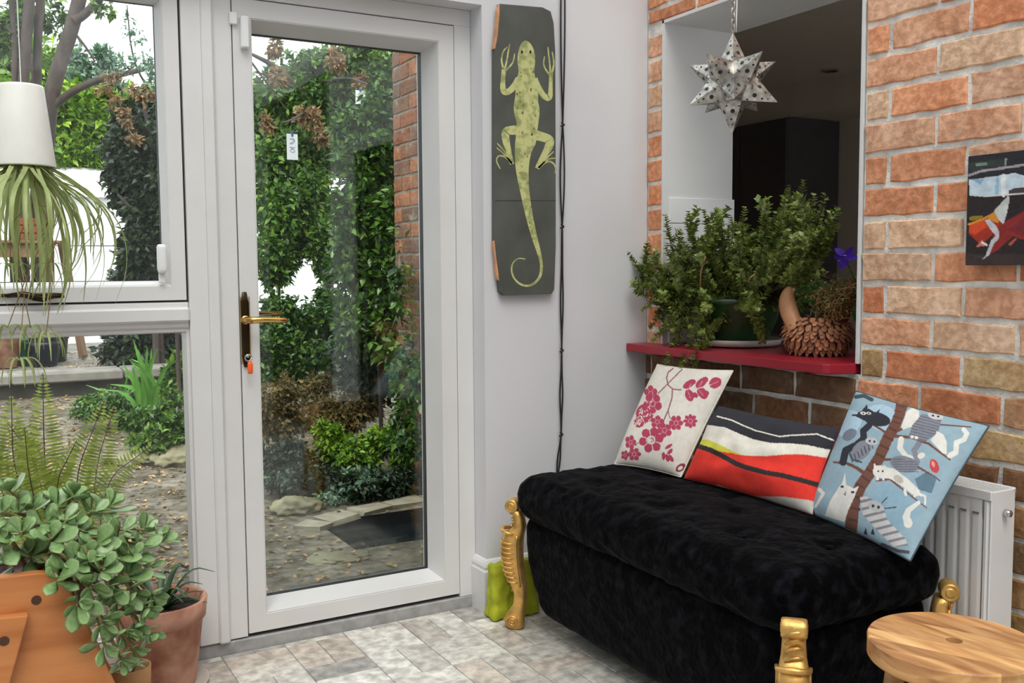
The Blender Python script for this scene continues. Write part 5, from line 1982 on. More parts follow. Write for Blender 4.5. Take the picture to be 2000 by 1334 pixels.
# leaf shapes: thick obovate, shared by all leaves
jl = []
for kv in range(3):
    V, F = [], []
    nr = 8
    wd = (0.62, 0.54, 0.70)[kv]
    for i in range(nr + 1):
        t = i / nr
        w = wd * 0.5 * (math.sin(math.pi * min(1.0, (t * 0.97) ** 1.55)) ** 0.75 if t < 1 else 0.06) + 0.035 * (1 - t)
        bend = (0.14, -0.05, 0.28)[kv] * t * t
        th = 0.045 * math.sin(math.pi * t) ** 0.6 if 0 < t < 1 else 0.01
        for s in (-1, -0.5, 0, 0.5, 1):
            V.append((t, w * s, bend + 0.10 * w * s * s * 2 + th * (1 - s * s)))
        for s in (-0.5, 0, 0.5):
            V.append((t, w * s, bend + 0.10 * w * s * s * 2 - th * 0.8 * (1 - s * s)))
    for i in range(nr):
        a, b = i * 8, (i + 1) * 8
        for k in range(4):
            F.append((a + k, a + k + 1, b + k + 1, b + k))
        lo = [0, 5, 6, 7, 4]
        for k in range(4):
            F.append((a + lo[k], b + lo[k], b + lo[k + 1], a + lo[k + 1]))
    me = new_mesh('jade_leaf', V, F, True)
    fix_normals(me)
    me.materials.append(LEAF_JADE)
    jl.append(me)
jt = [(18, 958, .16), (62, 990, .14), (112, 985, .18), (125, 1015, .10), (182, 1000, .16), (215, 985, .20), (240, 1035, .12), (285, 1035, .2), (320, 1052, .18), (40, 1040, .05), (100, 1052, .02), (160, 1035, .1), (190, 1062, .04),
      (232, 1058, .1), (262, 1085, .06), (60, 1082, .10), (140, 1100, -.01), (200, 1110, -.02), (250, 1125, .04), (288, 1105, .12), (112, 1128, -.04), (178, 1150, -.04), (232, 1178, .0), (285, 1190, .02), (300, 1165, .05), (150, 1185, -.05),
      (200, 1222, -.03), (240, 1240, .0), (268, 1222, .02), (295, 1240, .04), (205, 1265, -.03), (238, 1292, .0), (0, 1000, .08), (0, 1062, .05), (20, 1095, .11), (145, 965, .2), (90, 1020, .1), (175, 1085, .0), (215, 1150, .0), (260, 1160, .02), (230, 1085, .04), (30, 1000, .12), (262, 1270, .02), (275, 1065, .1)]
stm = []
root_c = jc + np.array([0, 0, 0.14])
nleaf = 0
for (u, v, dy) in jt:
    tp_ = hit(u, v, 1, YP + dy)
    b = root_c + np.array([rnd.uniform(-.04, .04), rnd.uniform(-.04, .04), 0])
    m_ = (b * 0.45 + tp_ * 0.55) + np.array([0, 0, 0.05])
    if v > 1140:
        m_ = b * 0.5 + tp_ * 0.5 + np.array([0.03, 0, 0.06])
    C = smooth_line(np.array([b, m_, tp_]), 3)
    stm.append(tube(C, np.linspace(0.006, 0.0032, len(C)), 6))
    dr = C[-1] - C[-4]
    dr /= np.linalg.norm(dr)
    if v < 1150:
        dr = dr * 0.4 + np.array([0.0, -0.25, 0.75])
    else:
        dr = dr * 0.8 + np.array([0.05, -0.5, 0.15])
    dr /= np.linalg.norm(dr)
    e1_ = np.cross(dr, (0.2, 0.9, 0.3))
    e1_ /= np.linalg.norm(e1_)
    e2_ = np.cross(dr, e1_)
    a0 = rnd.uniform(0, 6.28)
    nl = rnd.choice([5, 6, 6, 7])
    for i in range(nl):
        if nleaf >= 296:
            break
        a = a0 + i * 2.4
        lift = 0.2 + 0.9 * (i / nl)
        d = (math.cos(a) * e1_ + math.sin(a) * e2_) + dr * lift
        d /= np.linalg.norm(d)
        up = dr - d * (dr @ d)
        up /= np.linalg.norm(up) + 1e-9
        sd_ = np.cross(up, d)
        mt = Matrix(((d[0], sd_[0], up[0]), (d[1], sd_[1], up[1]), (d[2], sd_[2], up[2])))
        L = rnd.uniform(0.040, 0.062) * (1.12 - 0.35 * i / nl)
        if v > 1200:
            L *= 0.8
        pos = tp_ - dr * 0.018 * (1 - i / nl) + d * 0.004
        piece('leaf', jl[rnd.randrange(3)], jade, pos, rot=mt, scale=(L, L, L))
        nleaf += 1
JSTEM = M('jade_stem', S(140, 128, 84), 0.6, var=0.25, scale=20)
OBJ('stems', merge(*stm), JSTEM, jade, True)

# ---- little clay pot in front of the terracotta one
sp0 = hit(258, 1330, 1, -0.34)
lc = np.array([sp0[0], -0.34, 0.0])
lp = thing('small_clay_pot', 'small tan clay pot with a seedling between the pine stand and the terracotta pot', 'plant pot', lc)
zt = hit(258, 1300, 1, -0.34)[2]
OBJ('pot', lathe([(0.030, 0.001), (0.040, zt * 0.72), (0.046, zt * 0.73), (0.048, zt), (0.044, zt), (0.040, zt - 0.02), (0.02, zt - 0.022)], lc, 28), M('tan_clay', S(202, 150, 100), 0.75, var=0.12), lp, True)
for k in range(7):
    a = k * 0.9
    b = lc + np.array([0, 0, zt - 0.02])
    P_ = smooth_line(np.array([b, b + np.array([0.02 * math.cos(a), 0.02 * math.sin(a), 0.025]), b + np.array([0.045 * math.cos(a), 0.045 * math.sin(a), 0.022])]), 2)
    OBJ('leaf', ribbon(P_, np.interp(np.linspace(0, 1, len(P_)), [0, .5, 1], [0.006, 0.016, 0.003]), fold=0.3), LEAF_JADE, lp, True, recalc=False)

# ---- upside-down hanging planter with a spider plant
HY = -0.28
pb = hit(48, 327, 1, HY)
ptp = hit(42, 167, 1, HY)
rb = 56.5 / FPX * depth(pb)
rt_ = 40.0 / FPX * depth(ptp)
hpn = thing('hanging_planter', 'white tapered upside-down hanging planter in front of the window', 'planter', pb)
hh = ptp[2] - pb[2]
CER = M('cream_ceramic', (0.86, 0.84, 0.78), 0.35, var=0.03)
OBJ('shell', lathe([(rb * 0.93, 0.004), (rb, 0.0), (rb * 1.005, 0.004), (rt_ * 1.02, hh - 0.006), (rt_ * 0.97, hh), (0.0, hh + 0.001)], pb, 48, cap=False), CER, hpn, True)
OBJ('soil_plug', lathe([(0.0, 0.005), (rb * 0.94, 0.006)], pb, 32, cap=False), M('coir_plug', S(110, 100, 40), 0.9, var=0.3), hpn)
OBJ('wire', tube([(pb[0], pb[1], ptp[2]), (pb[0], pb[1], CZ)], 0.0014, 6), UPVC, hpn)
nl = 0
for k in range(84):
    a = rnd.uniform(0, 2 * math.pi)
    r0 = rnd.uniform(0.1, 0.9) * rb
    b = pb + np.array([r0 * math.cos(a), r0 * math.sin(a), 0.004])
    out = rnd.uniform(0.03, 0.19)
    drop = rnd.uniform(0.14, 0.38)
    a2 = a + rnd.uniform(-.6, .6)
    o_ = np.array([math.cos(a2), math.sin(a2), 0])
    curl = rnd.uniform(-0.06, 0.02)
    P_ = np.array([b, b + o_ * out * 0.35 - np.array([0, 0, 0.03]), b + o_ * out - np.array([0, 0, drop * 0.35]), b + o_ * (out + 0.02) - np.array([0, 0, drop * 0.7]), b + o_ * (out + curl) - np.array([0, 0, drop])])
    P_ = smooth_line(P_, 2)
    P_[:, 1] = np.minimum(P_[:, 1], YD - 0.02)
    w = rnd.uniform(0.0065, 0.012)
    OBJ('leaf', ribbon(P_, np.interp(np.linspace(0, 1, len(P_)), [0, .15, .6, 1], [w * .5, w, w * .9, 0.001]), side=(math.sin(a2), -math.cos(a2), 0.2), fold=0.4), LEAF_SPIDER, hpn, True, recalc=False)
# runners with baby plants
for (u, v, dy, nlf) in [(60, 640, .05, 9), (15, 640, .1, 8), (90, 655, -.03, 8), (38, 705, .02, 12), (70, 470, 0.0, 6), (95, 520, .03, 6), (20, 520, .04, 7)]:
    e = hit(u, v, 1, HY + dy)
    b = pb + np.array([rnd.uniform(-.03, .03), rnd.uniform(-.03, .03), 0.0])
    P_ = smooth_line(np.array([b, b + np.array([rnd.uniform(-.05, .08), -0.02, -0.10]), (b + e) / 2 + np.array([rnd.uniform(-.03, .06), 0, 0]), e]), 2)
    rn = OBJ('runner', tube(P_, 0.0012, 5), LEAF_DRY, hpn, True)
    for i in range(nlf):
        a = i * 2.4
        L = rnd.uniform(0.05, 0.085)
        o_ = np.array([math.cos(a), math.sin(a), 0])
        Q = smooth_line(np.array([e, e + o_ * L * 0.45 + np.array([0, 0, 0.012]), e + o_ * L * 0.8 - np.array([0, 0, 0.025]), e + o_ * L * 0.85 - np.array([0, 0, 0.06])]), 2)
        OBJ('baby_leaf', ribbon(Q, np.interp(np.linspace(0, 1, len(Q)), [0, .4, 1], [0.004, 0.006, 0.0008]), fold=0.3), LEAF_SPIDER, rn, True, recalc=False)

# =================================================================== THE GARDEN
def soil_mat():
    m = bpy.data.materials.new('gravelly_mossy_soil')
    m.use_nodes = True
    nt = m.node_tree
    L = nt.links
    bs = nt.nodes['Principled BSDF']
    tc = nd(nt, 'ShaderNodeTexCoord')
    n1 = nd(nt, 'ShaderNodeTexNoise')
    n1.inputs['Scale'].default_value = 5.0
    n1.inputs['Detail'].default_value = 8
    n2 = nd(nt, 'ShaderNodeTexNoise')
    n2.inputs['Scale'].default_value = 22
    n2.inputs['Detail'].default_value = 6
    L.new(tc.outputs['Object'], n1.inputs['Vector'])
    L.new(tc.outputs['Object'], n2.inputs['Vector'])
    r1 = nd(nt, 'ShaderNodeValToRGB')
    r1.color_ramp.elements[0].position = 0.35
    r1.color_ramp.elements[1].position = 0.68
    r1.color_ramp.elements[0].color = (*S(86, 78, 58), 1)
    r1.color_ramp.elements[1].color = (*S(146, 138, 122), 1)
    r2 = nd(nt, 'ShaderNodeValToRGB')
    r2.color_ramp.elements[0].position = 0.34
    r2.color_ramp.elements[1].position = 0.62
    r2.color_ramp.elements[0].color = (0.28, 0.26, 0.22, 1)
    r2.color_ramp.elements[1].color = (1, 1, 1, 1)
    L.new(n1.outputs['Fac'], r1.inputs['Fac'])
    L.new(n2.outputs['Fac'], r2.inputs['Fac'])
    mx = nd(nt, 'ShaderNodeMix', data_type='RGBA', blend_type='MULTIPLY')
    mx.inputs['Factor'].default_value = 0.85
    L.new(r1.outputs['Color'], mx.inputs['A'])
    L.new(r2.outputs['Color'], mx.inputs['B'])
    L.new(mx.outputs['Result'], bs.inputs['Base Color'])
    bs.inputs['Roughness'].default_value = 0.95
    bp = nd(nt, 'ShaderNodeBump')
    bp.inputs['Strength'].default_value = 0.9
    bp.inputs['Distance'].default_value = 0.02
    L.new(n2.outputs['Fac'], bp.inputs['Height'])
    L.new(bp.outputs[0], bs.inputs['Normal'])
    return m


PAVE = M('weathered_paving', S(126, 122, 114), 0.9, var=0.3, scale=5, bump=0.3, bscale=30, detail=8)
PONDX0, PONDX1, PONDY0, PONDY1 = -0.74, -0.06, 1.22, 1.78
ys_ = sorted(set(list(np.linspace(0.42, 2.0, 10)) + list(np.linspace(2.0, 6.0, 12)) + [PONDY0, PONDY1]))
xs_ = sorted(set(list(np.linspace(-9, 9, 19)) + [PONDX0, PONDX1]))
V = [(x, y, terrain(min(y, 5.999))) for y in ys_ for x in xs_]
nx = len(xs_)
F = []
for j in range(len(ys_) - 1):
    for i in range(nx - 1):
        if xs_[i] >= PONDX0 - 1e-6 and xs_[i + 1] <= PONDX1 + 1e-6 and ys_[j] >= PONDY0 - 1e-6 and ys_[j + 1] <= PONDY1 + 1e-6:
            continue
        F.append((j * nx + i, j * nx + i + 1, (j + 1) * nx + i + 1, (j + 1) * nx + i))
SOILM = soil_mat()
gr_ = struct('ground', (V, F), SOILM, 'bare gravelly garden soil strewn with fallen leaves')
struct('terrace', merge(box(-9, 9, 6.06, 16, -0.1, 0.33)), PAVE, 'raised paved terrace at the end of the garden')
led = thing('stone_step', 'long grey stone step edging the raised terrace', 'step', (-0.9, 6.05, 0.16))
xe = -3.2
while xe < 1.6:
    w = rnd.uniform(0.5, 0.9)
    OBJ('step_slab', box(xe, xe + w - 0.015, 5.90, 6.30, 0.285, 0.36 + rnd.uniform(0, .012), 0.012), PAVE, led)
    xe += w
OBJ('riser', box(-3.2, 1.6, 6.0, 6.06, 0.1, 0.286, 0.004), M('dark_riser_stone', S(70, 68, 60), 0.9, var=0.3, scale=8), led)  # riser in a darker grey than the slabs

# white rendered garden wall and its sloping coping
WW = M('white_render', (0.80, 0.80, 0.81), 0.85, var=0.05, scale=2, bump=0.05)
gw = thing('garden_wall', 'white rendered outbuilding wall at the end of the garden', 'wall', (0, 10.05, 0.38))
zt0 = hit(150, 385, 1, 10)[2]
OBJ('lower_panel', box(-5, 6, 10.0, 10.2, 0.2, hit(150, 480, 1, 10)[2] - 0.006), WW, gw)
OBJ('upper_panel', box(-5, 6, 10.0, 10.2, hit(150, 480, 1, 10)[2] + 0.006, zt0), WW, gw)
OBJ('joint', box(-5, 6, 10.012, 10.19, hit(150, 480, 1, 10)[2] - 0.006, hit(150, 480, 1, 10)[2] + 0.006), M('grey_joint', S(120, 120, 124), 0.8), gw)
V = [(-5, 9.93, zt0), (6, 9.93, zt0), (-5, 9.93, zt0 + 0.05), (6, 9.93, zt0 + 0.05), (-5, 10.6, zt0 + 0.42), (6, 10.6, zt0 + 0.42), (-5, 10.6, zt0), (6, 10.6, zt0)]
OBJ('sloping_roof', (V, [(0, 1, 3, 2), (2, 3, 5, 4), (4, 5, 7, 6), (6, 7, 1, 0), (0, 2, 4, 6), (1, 3, 5, 7)]), M('pale_roof', S(214, 212, 206), 0.8), gw)

# brick wall running into the garden, right of the door
ow = struct('wall_garden', box(0.004, 0.24, 0.28, 2.46, -0.12, 3.1), M('old_dark_mortar', (0.22, 0.20, 0.17), 0.95, var=0.3, scale=14), 'old brick garden wall seen through the right edge of the door glass')
BR_OUT = [(0.22, 0.09, 0.05), (0.15, 0.075, 0.05), (0.27, 0.115, 0.06), (0.17, 0.095, 0.065), (0.13, 0.08, 0.058)]
for k in range(34):
    z = -0.06 + PB * k
    y1 = 2.46
    off = 0.0 if k % 2 else 0.12
    yy = y1
    first = True
    while yy > 1.55:
        L = 0.12 if (first and k % 2) else 0.2435
        first = False
        me = brick_mesh(0.230 if L > 0.2 else 0.107, PB - 0.0145, 0.05, rnd.randrange(4))
        c = rnd.choice(BR_OUT)
        s = rnd.uniform(0.85, 1.15)
        piece('brick', me, ow, (-0.004, yy - L / 2, z + 0.04), color=tuple(q_ * s for q_ in c))
        yy -= L

# pond basin near the door
pond = thing('garden_pond', 'small dark pond with a curved stone rim just outside the door', 'pond', (-0.4, 1.5, -0.3))
WATER = M('dark_pond_water', (0.012, 0.016, 0.018), 0.06, var=0.2)
OBJ('basin', merge(box(PONDX0 - 0.02, PONDX1 + 0.02, PONDY1, PONDY1 + 0.02, -0.35, -0.082), box(PONDX0 - 0.02, PONDX1 + 0.02, PONDY0 - 0.02, PONDY0, -0.35, -0.082), box(PONDX0 - 0.02, PONDX0, PONDY0, PONDY1, -0.35, -0.082),
                   box(PONDX1, PONDX1 + 0.02, PONDY0, PONDY1, -0.35, -0.082), box(PONDX0, PONDX1, PONDY0, PONDY1, -0.36, -0.33)), M('black_pond_liner', (0.012, 0.012, 0.012), 0.5), pond)
OBJ('water', box(PONDX0, PONDX1, PONDY0, PONDY1, -0.32, -0.15), WATER, pond)
arc = [(-0.80, 1.62), (-0.66, 1.74), (-0.45, 1.82), (-0.25, 1.86), (-0.02, 1.88)]
arcs = smooth_line(np.array(arc), 1)
for i in range(0, len(arcs) - 1, 2):
    a, b = arcs[i], arcs[min(i + 2, len(arcs) - 1)]
    d = (b - a) / (np.linalg.norm(b - a) + 1e-9)
    nrm = np.array([-d[1], d[0]])
    a2, b2 = a + d * 0.006, b - d * 0.006
    q4 = [a2 - nrm * 0.02, b2 - nrm * 0.02, b2 + nrm * 0.13, a2 + nrm * 0.13]
    V = [(q_[0], q_[1], -0.09) for q_ in q4] + [(q_[0] + rnd.uniform(-.012, .012), q_[1] + rnd.uniform(-.012, .012), -0.062 + rnd.uniform(-.008, .008)) for q_ in q4]
    OBJ('rim_stone', (V, [(0, 1, 2, 3), (4, 5, 6, 7), (0, 1, 5, 4), (1, 2, 6, 5), (2, 3, 7, 6), (3, 0, 4, 7)]), M('buff_rim_stone', S(150, 142, 122), 0.9, var=0.25, scale=9), pond)

ROCK = M('mossy_rock', S(126, 122, 96), 0.95, var=0.3, scale=7, bump=0.6, bscale=25, detail=8)


def rock(u, v, r, sq, label):
    p_ = ground_hit(u, v)
    bm = bmesh.new()
    bmesh.ops.create_icosphere(bm, subdivisions=4, radius=1.0)
    V = []
    for w in bm.verts:
        q_ = np.array(w.co)
        k = 1 + 0.40 * mnoise.noise(Vector(q_ * 1.5 + p_[0])) + 0.22 * mnoise.noise(Vector(q_ * 3.5 + 3)) + 0.10 * mnoise.noise(Vector(q_ * 8))
        V.append(p_ + q_ * k * np.array([r, r * 0.8, r * sq]) + np.array([0, 0, r * sq * 0.45]))
    F = [tuple(x.index for x in f.verts) for f in bm.faces]
    bm.free()
    tag(OBJ('garden_rock', (V, F), ROCK, None, True), label, 'rock', 'rocks in the garden')


rock(580, 1000, 0.13, 0.42, 'mossy rock at the left of the bare soil beyond the door')
rock(660, 1092, 0.13, 0.10, 'flat pale rock in the soil in front of the pond')
rock(415, 870, 0.14, 0.4, 'grey rock among the low plants seen through the lower window')
rock(285, 900, 0.22, 0.25, 'broad flat rock in the soil behind the fern fronds')
rock(345, 905, 0.15, 0.5, 'rounded rock at the right edge of the lower window')
rock(640, 745, 0.2, 0.5, 'pale stone glimpsed between the shrubs through the door')

# fallen leaves
LITTER = M('fallen_leaf', S(158, 132, 78), 0.85, var=0.3, island=0.6)
nL = 4200
Pl, k_ = [], 0
while len(Pl) < nL:
    y = rng.uniform(0.5, 6.0) if rng.random() < 0.8 else rng.uniform(6.4, 8.5)
    x = -2.2 + 0.35 * (y + 2.9) * 0.2 + rng.normal() * 0.9 + 0.10 * y
    if y < 3.2 and x > -0.08:
        continue
    if PONDX0 < x < PONDX1 and PONDY0 < y < PONDY1:
        continue
    Pl.append((x, y, (terrain(y) if y < 6.0 else 0.335) + 0.008))
Pl = np.array(Pl)
d = rand_unit(nL)
d[:, 2] *= 0.2
up = rand_unit(nL) * 0.35 + np.array([0, 0, 1.0])
V, F = leaf_cloud(Pl, d, up, 0.022 + 0.026 * rng.random(nL), 0.015 + 0.018 * rng.random(nL))
lf = FOBJ('fallen_leaves', V, F, LITTER)
lf['kind'] = 'stuff'
lf['label'] = 'yellow and brown fallen leaves scattered over the soil'

# ---- foliage
G_BRIGHT = M('bright_green_leaf', S(108, 150, 42), 0.45, var=0.2, island=0.7, trans=0.25)
G_MID = M('mid_green_leaf', S(72, 112, 34), 0.42, var=0.2, island=0.8, trans=0.2)
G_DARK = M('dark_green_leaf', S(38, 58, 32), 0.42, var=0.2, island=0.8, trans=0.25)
G_GLOSS = M('glossy_laurel_leaf', S(62, 104, 34), 0.26, var=0.2, island=0.85, trans=0.25)
G_BLUE = M('blue_green_leaf', S(104, 134, 108), 0.5, var=0.2, island=0.4, trans=0.2)
G_OLIVE = M('olive_brown_leaf', S(104, 92, 44), 0.6, var=0.25, island=0.6, trans=0.25)
G_RUST = M('rusty_dead_leaf', S(140, 114, 76), 0.7, var=0.25, island=0.45, trans=0.2)
BARK = M('grey_brown_bark', S(64, 54, 48), 0.9, var=0.35, scale=12, bump=0.7, bscale=30, stretch=(1, 1, 0.3))


def blob(u, v, y, ru, rv, n, size, rd=None):
    """leaf cluster: centre from a pixel at garden distance y, radii in pixels"""
    n, size = int(n * 2.3), size * 1.12
    c = hit(u, v, 1, y)
    k = depth(c) / FPX
    R = np.array([ru * k, (rd if rd else 0.8 * ru * k), rv * k])
    d = rand_unit(n)
    rad = rng.random(n) ** 0.42
    # break the ellipsoid into tufts
    nt = max(6, n // 45)
    tc = rand_unit(nt) * (rng.random(nt) ** 0.4)[:, None]
    pick = rng.integers(0, nt, n)
    q = np.where(rng.random(n)[:, None] < 0.7, tc[pick] + rng.normal(size=(n, 3)) * 0.13, d * rad[:, None])
    P = c + q * R
    out = (P - c) / (R + 1e-6)
    D = out * 0.5 + rand_unit(n) * 0.8 + np.array([0, -0.2, -0.25])
    N = rand_unit(n) * 0.8 + np.array([0, -0.3, 0.9])
    L = size * (0.65 + 0.7 * rng.random(n))
    return P, D, N, L, L * (0.42 + 0.15 * rng.random(n))


def foliage(parent, blobs, mat, name='foliage'):
    a = [blob(*b) for b in blobs]
    arr = [np.concatenate([x[i] for x in a]) for i in range(5)]
    keep = (arr[0][:, 1] > 0.4) & ~((arr[0][:, 1] < 2.55) & (arr[0][:, 0] > -0.04)) & ~((arr[0][:, 1] < 3.15) & (arr[0][:, 0] > 0.2)) & (arr[0][:, 2] > -0.08)
    V, F = leaf_cloud(*[x[keep] for x in arr])
    o = FOBJ(name, V, F, mat, parent)
    o['kind'] = 'stuff'
    return o


def trunk(parent, pix, y, r0, r1, name='trunk', toground=True):
    P = [hit(u, v, 1, y) if not isinstance(y, (list, tuple)) else hit(u, v, 1, y[i]) for i, (u, v) in enumerate(pix)]
    if toground:
        g = P[0].copy()
        g[2] = terrain(g[1]) - 0.05
        P = [g] + P
    P = smooth_line(np.array(P), 2)
    return OBJ(name, tube(P, np.linspace(r0, r1, len(P)), 9), BARK, parent, True)


def base_at(u, v, y):
    p_ = hit(u, v, 1, y)
    return (p_[0], y, terrain(y))


# backdrop hedge trees behind the white wall
t = thing('backdrop_tree', 'dense green trees filling the view behind the white garden wall, left half', 'tree', (0.0, 12.5, 0.33))
foliage(t, [(-60, 300, 12.5, 130, 160, 2200, .16), (60, 270, 12.8, 120, 110, 2400, .15), (170, 290, 12.5, 110, 70, 1800, .15), (265, 260, 12.5, 70, 90, 1500, .15), (20, 150, 13.5, 130, 90, 1600, .15)], G_BRIGHT)
trunk(t, [(60, 300), (50, 100)], 12.6, 0.16, 0.1)
t = thing('backdrop_tree', 'dense green trees filling the view behind the white garden wall, seen through the door', 'tree', (4.0, 12.5, 0.33))
foliage(t, [(520, 330, 12.0, 110, 130, 2400, .16), (640, 260, 12.4, 120, 140, 2600, .16), (760, 330, 12.0, 110, 190, 2600, .16), (420, 300, 12.0, 110, 150, 1800, .16), (600, 430, 11.6, 120, 90, 1700, .15)], G_MID)
trunk(t, [(640, 400), (640, 150)], 12.2, 0.18, 0.1)

# leaning tree with several trunks, left window
t = thing('leaning_tree', 'bare leaning tree with dark trunks in the left window', 'tree', base_at(80, 500, 7.8))
trunk(t, [(84, 420), (92, 240), (108, 150), (136, 70), (158, -10), (175, -120)], 7.8, 0.085, 0.065)
trunk(t, [(95, 215), (140, 178), (200, 152), (255, 142), (312, 126)], [7.8, 7.7, 7.6, 7.5, 7.4], 0.045, 0.02, 'branch', False)
trunk(t, [(142, 42), (165, 30), (190, 2), (205, -30)], 7.75, 0.05, 0.03, 'branch', False)
trunk(t, [(40, 400), (42, 200), (52, 70), (62, -60)], 8.0, 0.062, 0.05)
trunk(t, [(66, 420), (72, 200), (74, 60), (84, -60)], 8.1, 0.045, 0.04)
trunk(t, [(20, 420), (30, 130), (26, 40), (20, -40)], 8.0, 0.03, 0.025)
trunk(t, [(28, 70), (10, 50), (-20, 42)], 8.0, 0.02, 0.012, 'branch', False)
trunk(t, [(150, 70), (170, 95), (185, 120)], 7.7, 0.016, 0.008, 'branch', False)
foliage(t, [(8, 70, 8.2, 40, 60, 330, .085), (60, 25, 8.4, 45, 35, 160, .08), (112, 25, 8.3, 22, 45, 90, .075), (203, 18, 7.6, 16, 16, 40, .07)], G_MID)

t = thing('blue_green_tree', 'pale blue-green tree top against the white sky', 'tree', (1.2, 11.2, 0.33))
foliage(t, [(203, 112, 11.2, 22, 20, 170, .09), (150, 115, 11.2, 18, 34, 110, .09), (185, 165, 11.2, 55, 30, 420, .09)], G_BLUE)
trunk(t, [(200, 300), (200, 150)], 11.2, 0.05, 0.03)

t = thing('bright_bush', 'bright green bushy tree in front of the white garden wall', 'tree', base_at(150, 300, 10.9))
foliage(t, [(140, 225, 11.0, 70, 55, 1300, .12), (185, 265, 10.9, 60, 50, 1300, .12), (120, 295, 10.8, 50, 34, 800, .11), (172, 312, 10.8, 45, 30, 800, .11), (60, 250, 11.0, 50, 70, 900, .12), (205, 215, 10.9, 40, 40, 500, .12), (-10, 230, 11.0, 60, 90, 900, .12)], G_BRIGHT)
trunk(t, [(185, 340), (160, 240)], 10.9, 0.06, 0.03)

t = thing('rusty_branch_tree', 'tree with rust-brown leaf clusters across the upper window', 'tree', base_at(330, 500, 3.8))
foliage(t, [(243, 130, 3.9, 20, 18, 40, .034), (252, 50, 3.9, 14, 34, 26, .03), (270, 72, 3.9, 12, 20, 18, .03), (285, 118, 3.8, 24, 22, 55, .034), (300, 160, 3.8, 20, 24, 50, .036)], G_BLUE)
foliage(t, [(203, 172, 3.9, 14, 10, 20, .034), (222, 150, 3.9, 18, 16, 26, .034), (245, 228, 3.8, 14, 22, 60, .032), (262, 272, 3.8, 16, 12, 36, .032), (290, 190, 3.8, 20, 20, 32, .034), (222, 195, 3.9, 14, 16, 26, .034), (258, 178, 3.9, 16, 12, 20, .034)], G_RUST, 'dead_leaves')
trunk(t, [(338, 400), (338, 250), (300, 190), (258, 120), (248, 10)], 3.9, 0.016, 0.003)
trunk(t, [(300, 190), (262, 230), (255, 270)], 3.85, 0.004, 0.002, 'twig', False)
trunk(t, [(260, 130), (225, 160), (200, 175)], 3.9, 0.004, 0.002, 'twig', False)

t = thing('dark_shrub', 'tall dark trailing shrub at the right of the upper window', 'shrub', base_at(270, 560, 6.4))
foliage(t, [(275, 330, 6.6, 58, 100, 1900, .075), (300, 430, 6.4, 55, 80, 1500, .07), (255, 300, 6.8, 45, 60, 800, .075), (270, 240, 6.8, 45, 50, 700, .075), (285, 500, 6.3, 50, 60, 1100, .07), (340, 350, 6.2, 40, 180, 1300, .07)], G_DARK)
trunk(t, [(300, 560), (290, 450), (250, 400), (230, 380)], 6.3, 0.03, 0.01)
trunk(t, [(310, 560), (300, 300), (280, 200)], 6.4, 0.035, 0.012)
t = thing('round_shrub', 'low rounded dark shrub on the terrace behind the window bar', 'shrub', base_at(275, 690, 6.6))
foliage(t, [(275, 670, 6.7, 70, 62, 2200, .065), (265, 545, 6.9, 50, 26, 700, .06), (330, 640, 6.6, 40, 70, 900, .06)], G_DARK)
trunk(t, [(275, 690), (275, 640)], 6.7, 0.03, 0.02)

# through the door: tree, mid shrubs
t = thing('canopy_tree', 'leafy tree canopy with brown clusters in the top of the door glass', 'tree', base_at(600, 600, 5.6))
foliage(t, [(620, 150, 5.6, 60, 50, 900, .06), (570, 200, 5.4, 60, 40, 700, .06), (640, 215, 5.4, 60, 55, 1000, .06), (700, 120, 5.0, 60, 50, 900, .06), (560, 130, 5.6, 40, 26, 90, .055), (730, 90, 5.0, 50, 40, 500, .06), (760, 170, 4.6, 40, 70, 800, .06), (515, 170, 5.6, 30, 40, 130, .055)], G_MID)
foliage(t, [(538, 95, 4.6, 14, 18, 70, .045), (542, 150, 4.6, 14, 20, 80, .045), (655, 118, 4.4, 20, 18, 110, .042), (705, 158, 4.4, 14, 14, 70, .042), (603, 232, 4.4, 24, 26, 150, .042), (735, 210, 4.2, 28, 18, 120, .042), (625, 262, 4.3, 20, 18, 90, .042), (520, 240, 4.4, 14, 20, 60, .042)], G_RUST, 'dead_leaves')
trunk(t, [(640, 500), (630, 280), (610, 200), (540, 130), (490, 105)], 5.4, 0.06, 0.012)
trunk(t, [(612, 205), (570, 165), (500, 140)], 5.3, 0.02, 0.006, 'branch', False)
trunk(t, [(612, 205), (590, 222), (564, 237), (550, 240)], [5.3, 4.3, 3.5, 3.3], 0.012, 0.004, 'branch', False)
trunk(t, [(630, 160), (680, 150), (708, 161), (725, 166)], [5.4, 4.4, 3.6, 3.4], 0.012, 0.004, 'branch', False)
trunk(t, [(490, 120), (530, 175), (560, 215)], 4.8, 0.010, 0.004, 'branch', False)
t = thing('mid_shrub', 'tall airy green shrub behind the left half of the door glass', 'shrub', base_at(560, 640, 4.4))
foliage(t, [(540, 330, 4.6, 55, 70, 900, .055), (600, 300, 4.6, 55, 50, 800, .055), (550, 430, 4.4, 60, 70, 1000, .052), (610, 400, 4.4, 50, 70, 900, .052), (530, 510, 4.2, 45, 50, 600, .05), (640, 490, 4.2, 36, 60, 600, .05), (570, 490, 4.4, 45, 30, 350, .05)], G_MID)
trunk(t, [(545, 700), (545, 500), (540, 350)], 4.5, 0.018, 0.008)
t = thing('mid_shrub', 'green shrub below door handle height, behind the glass', 'shrub', base_at(580, 760, 3.7))
foliage(t, [(600, 640, 3.8, 60, 45, 900, .045), (540, 620, 3.7, 40, 50, 600, .045), (640, 610, 3.7, 35, 45, 500, .045), (590, 700, 3.6, 70, 45, 900, .042), (530, 690, 3.5, 36, 50, 500, .04)], G_GLOSS)
trunk(t, [(590, 780), (600, 640)], 3.7, 0.014, 0.006)
